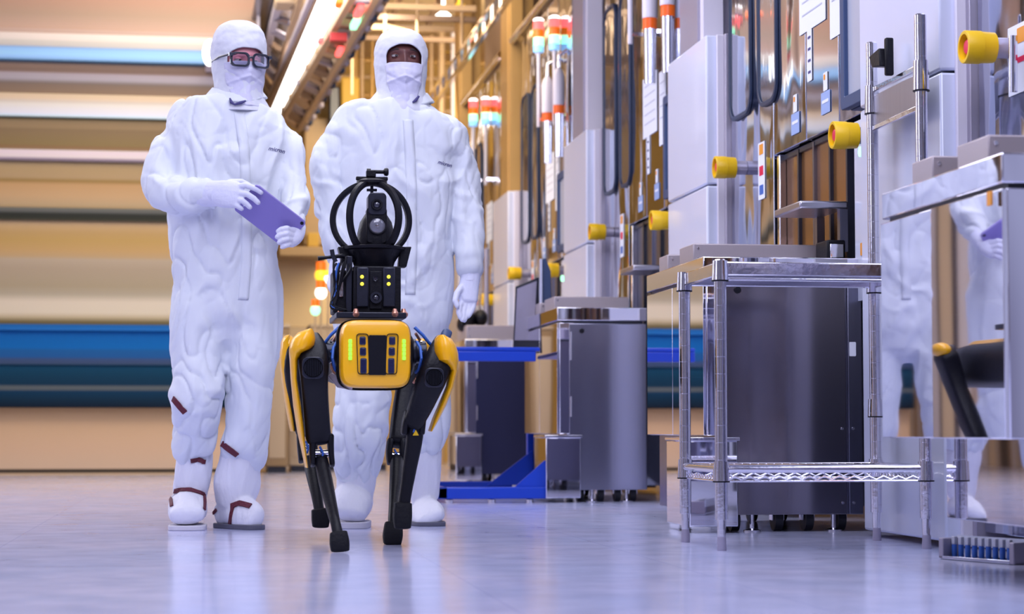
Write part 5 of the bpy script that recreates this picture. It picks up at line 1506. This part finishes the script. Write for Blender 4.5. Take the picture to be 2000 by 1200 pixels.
mb = MB(); rsec(mb, [(868, 662, 6.16, 10, .02), (872, 652, 6.17, 10, .018)], 16, 4); mb.build('hip_tab', M_monf, rb)
# rear left
leg('rl', [(580, 690, 6.80, 22, .045), (576, 720, 6.80, 22, .045), (580, 770, 6.84, 20, .04), (586, 815, 6.88, 18, .036), (592, 840, 6.9, 16, .034)],
    None,
    ([(550, 672), (547, 690), (548, 715), (552, 750), (557, 785), (562, 815), (566, 835), (568, 843)],
     [(566, 652), (575, 680), (568, 715), (566, 750), (569, 785), (573, 815), (576, 835), (577, 843)],
     [6.80, 6.80, 6.80, 6.82, 6.84, 6.86, 6.88, 6.9], .030),
    None,
    [(598, 838, 6.9, 6, .028, 13), (600, 868, 6.9, 6, .028, 14), (602, 900, 6.88, 5, .022, 14)],
    [(604, 900, 6.86, 12, .020), (611, 930, 6.80, 13, .022), (618, 965, 6.74, 11, .018), (624, 1000, 6.70, 10, .015)],
    [(624, 996, 6.70, 14, .020), (626, 1012, 6.70, 15.5, .024), (626, 1020, 6.70, 14, .021)])
# rear right
leg('rr', [(810, 690, 6.80, 22, .045), (800, 720, 6.80, 20, .045), (790, 765, 6.78, 17, .042), (782, 815, 6.74, 17, .038), (776, 862, 6.70, 16, .034)],
    None, None, None,
    [(774, 862, 6.69, 6, .028, 12), (773, 884, 6.68, 6, .028, 13), (774, 904, 6.67, 5, .022, 13)],
    [(775, 900, 6.66, 13, .022), (774, 935, 6.58, 13, .022), (770, 975, 6.50, 10, .018), (768, 1015, 6.42, 10, .015), (768, 1030, 6.40, 10, .015)],
    [(768, 1024, 6.39, 15, .020), (767, 1042, 6.38, 17, .026), (766, 1053, 6.38, 15, .023)])
MB().ball(R(822, 676, 6.80), 20*upp(822, 6.80), .05, 15*upp(822, 6.80), 24, 14).build('hip_cover', M_yellow, rb)
MB().ball(R(563, 676, 6.82), 15*upp(563, 6.82), .05, 22*upp(563, 6.82), 24, 14).build('hip_cover', M_yellow, rb)

# ------------- payload on the back
PY = 6.30
def pbox(x0, x1, yt, yb, Ya, Yb_, name, m, parent, bevel=.003):
    a = R((x0+x1)/2, yt, Ya).z; b = R((x0+x1)/2, yb, Ya).z
    return MB().box(R(x0, 600, Ya).x, R(x1, 600, Ya).x, Ya, Yb_, b, a).build(name, m, parent, bevel=bevel)
pbox(657, 794, 610, 622, PY-.05, PY+.30, 'mounting_plate', M_black2, rb)
bx = pbox(690, 783, 520, 612, PY-.02, PY+.22, 'sensor_box', M_black, rb, .004)
pbox(697, 720, 522, 600, PY-.032, PY-.021, 'side_rib', M_black2, bx, .004)
pbox(748, 772, 522, 600, PY-.032, PY-.021, 'side_rib', M_black2, bx, .004)
pbox(722, 746, 530, 604, PY-.028, PY-.021, 'centre_plate', M_black, bx, .002)
for px in (707, 759):
    for py in (541, 555):
        MB().lathe(R(px, py, PY-.032), (0, -1, 0), [(0, 0), (0, .0055), (.004, .0055), (.004, 0)], 16).build('yellow_light', M_ledy, bx)
MB().lathe(R(734, 582, PY-.028), (0, -1, 0), [(0, 0), (0, .019), (.012, .018), (.012, .011), (.006, .010), (.006, 0)], 32).build('lens_barrel', M_black2, bx)
MB().lathe(R(734, 582, PY-.034), (0, -1, 0), [(0, 0), (0, .0098), (.002, .007), (.003, 0)], 24).build('lens', M_lens, bx)
MB().lathe(R(733, 545, PY-.028), (0, -1, 0), [(0, 0), (0, .008), (.006, .007), (.003, .005), (.003, 0)], 24).build('small_lens', M_lens, bx)
for px in (695, 771, 665, 788):
    q = R(px, 620, PY-.04 if px in (695, 771) else PY)
    MB().lathe(q, (0, 0, 1), [(0, 0), (0, .011), (.006, .014), (.012, .014), (.018, .008), (.026, .006), (.026, 0)], 20).build('clamp_knob', M_copper, rb)
# battery pack and wiring on the left
pbox(650, 690, 528, 612, PY+.02, PY+.16, 'battery_pack', M_black, rb, .006)
pbox(663, 671, 532, 580, PY+.008, PY+.02, 'silver_strip', M_chrome, rb, .002)
pbox(676, 688, 500, 610, PY+.0, PY+.02, 'cable_guide', M_black2, rb, .003)
random.seed(5)
for k in range(7):
    x0 = 652+k*5; pts = [R(x0, 500+random.random()*16, PY+.0), R(x0-6+random.random()*8, 530, PY-.01), R(650+random.random()*12, 570, PY-.0), R(644+random.random()*10, 592+random.random()*10, PY-.01), R(660+k*3, 606, PY-.01)]
    # smooth the cable
    sm = []
    for i in range(len(pts)-1):
        for j in range(5):
            t_ = j/5; g = lambda q: pts[max(0, min(len(pts)-1, q))]
            a, b, c, d = g(i-1), g(i), g(i+1), g(i+2)
            sm.append(.5*((b*2)+(c-a)*t_+(a*2-b*5+c*4-d)*t_*t_+(b*3-a-c*3+d)*t_**3))
    sm.append(pts[-1])
    MB().tube(sm, .0035, 8).build('cable', M_black if k != 2 else M_wire, rb)
MB().tube([R(690, 508, PY+.05), R(668, 500, PY+.03), R(640, 503, PY+.02), R(621, 505, PY+.02)], [.008, .007, .005, .007], 12).build('antenna_arm', M_black, rb)
MB().tube([R(648, 488, PY+.02), R(650, 500, PY+.02), R(656, 512, PY+.02)], .007, 12).build('connector', M_black2, rb)
# collar and cage
ccx = R(731, 482, PY+.06)
cg = MB().lathe((ccx.x, PY+.08, R(731, 521, PY).z), (0, 0, 1), [(0, 0), (0, .060), (.02, .066), (.055, .088), (.058, .098), (.066, .100), (.069, .088), (.069, 0)], 40).build('gimbal_collar', M_black, rb)
uz = upp(731, PY)
zc0 = R(731, 482, PY).z
for k, px in enumerate((660, 804)):
    s = -1 if k == 0 else 1
    MB().prism([R(px, 482, PY+.06), R(px-s*22, 482, PY+.06), R(px-s*26, 522, PY+.06), R(px-s*10, 522, PY+.06)], (0, .05, 0)).build('collar_bracket', M_black, cg, bevel=.003)
# caged hoop bars, each one arm of the cage
rc = 78*uz; ztop = R(731, 352, PY).z; zmid = R(731, 424, PY).z
cxc, cyc = R(730, 424, PY).x, PY+.08
for az in (14, 166, -52, -128):
    a = math.radians(az); d = V((math.cos(a), math.sin(a), 0)); pts = []
    for i in range(25):
        ph = math.radians(-50 + 140*i/24)
        r_ = rc*math.cos(ph); z = (zmid + (ztop-zmid)*math.sin(ph)) if ph > 0 else (zmid + (zmid-zc0)*1.25*math.sin(ph))
        pts.append(V((cxc, cyc, 0)) + d*max(r_, .012) + V((0, 0, z)))
    side = V((-d.y, d.x, 0)); mb = MB(); rings = []
    for i, p in enumerate(pts):
        t_ = (pts[min(i+1, 24)]-pts[max(i-1, 0)]).normalized(); n_ = side.cross(t_).normalized()
        w_ = .0105; h_ = .009
        rings.append([p+side*w_*.7+n_*h_, p+side*w_+n_*h_*.5, p+side*w_-n_*h_*.5, p+side*w_*.7-n_*h_, p-side*w_*.7-n_*h_, p-side*w_-n_*h_*.5, p-side*w_+n_*h_*.5, p-side*w_*.7+n_*h_])
    mb.loft(rings); mb.build('cage_hoop', M_black, rb)
tp = V((cxc, cyc, ztop))
cp = MB().lathe(tp-V((0, 0, .006)), (0, 0, 1), [(0, 0), (0, .040), (.004, .048), (.012, .048), (.018, .034), (.022, 0)], 32).build('cage_cap', M_black, rb)
MB().bar(tp+V((-.050, 0, .014)), tp+V((.050, 0, .014)), .016, .012).build('cap_bar', M_black, cp, bevel=.003)
MB().box(tp.x-.018, tp.x+.012, tp.y-.012, tp.y+.012, tp.z+.018, tp.z+.040).build('mount_prong', M_black, cp, bevel=.003)
MB().lathe(tp+V((-.004, 0, .036)), (1, 0, 0), [(-.012, 0), (-.012, .010), (0, .010), (.001, .006), (.040, .006), (.044, .012), (.052, .013), (.056, .010), (.056, 0)], 20).build('thumb_screw', M_black, cp)
MB().cyl(tp-V((0, 0, .045)), tp, .005).build('hanging_sensor', M_black2, cp)
MB().obox(tp-V((0, 0, .022)), (.016, 0, 0), (0, .006, 0), (0, 0, .004)).build('hanging_sensor', M_black2, cp, bevel=.001)
# gimbal camera
g0 = R(734, 446, PY+.08)
gm_ = MB().lathe((g0.x, cyc, R(731, 483, PY).z), (0, 0, 1), [(0, 0), (0, .056), (.012, .058), (.05, .058), (.085, .050), (.11, .034), (.118, 0)], 36).build('camera_yoke', M_black, rb)
fy = cyc-.060
def gplate(px, py, w_, h_, r, Ya, d, m, name):
    c = R(px, py, Ya); u_ = upp(px, Ya)
    return MB().prism([V((c.x+a*u_, Ya, c.z+b*u_)) for a, b in rrect(w_, h_, r, 6)], (0, d, 0)).build(name, m, gm_, bevel=.003)
gplate(737, 398, 18, 22, 9, fy, .07, M_black2, 'camera_head')
gplate(736, 440, 20, 36, 8, fy+.004, .05, M_black, 'camera_body')
MB().lathe(R(736, 400, fy), (0, -1, 0), [(0, 0), (0, .018), (.008, .017), (.008, .012), (.003, .010), (.003, 0)], 32).build('lens_ring', M_black, gm_)
MB().lathe(R(736, 400, fy-.003), (0, -1, 0), [(0, 0), (0, .0098), (.002, .007), (.003, 0)], 24).build('lens', M_lens, gm_)
MB().lathe(R(737, 441, fy+.004), (0, -1, 0), [(0, 0), (0, .029), (.008, .028), (.008, .025), (.004, .0245), (.004, 0)], 36).build('lens_ring', M_black, gm_)
MB().lathe(R(737, 441, fy), (0, -1, 0), [(0, 0), (0, .0243), (.003, .020), (.005, .010), (.0055, 0)], 32).build('large_lens', M_lensg, gm_)
MB().lathe(R(737, 441, fy-.0055), (0, -1, 0), [(0, 0), (0, .006), (.001, 0)], 6).build('lens_mark', M_chrome, gm_)
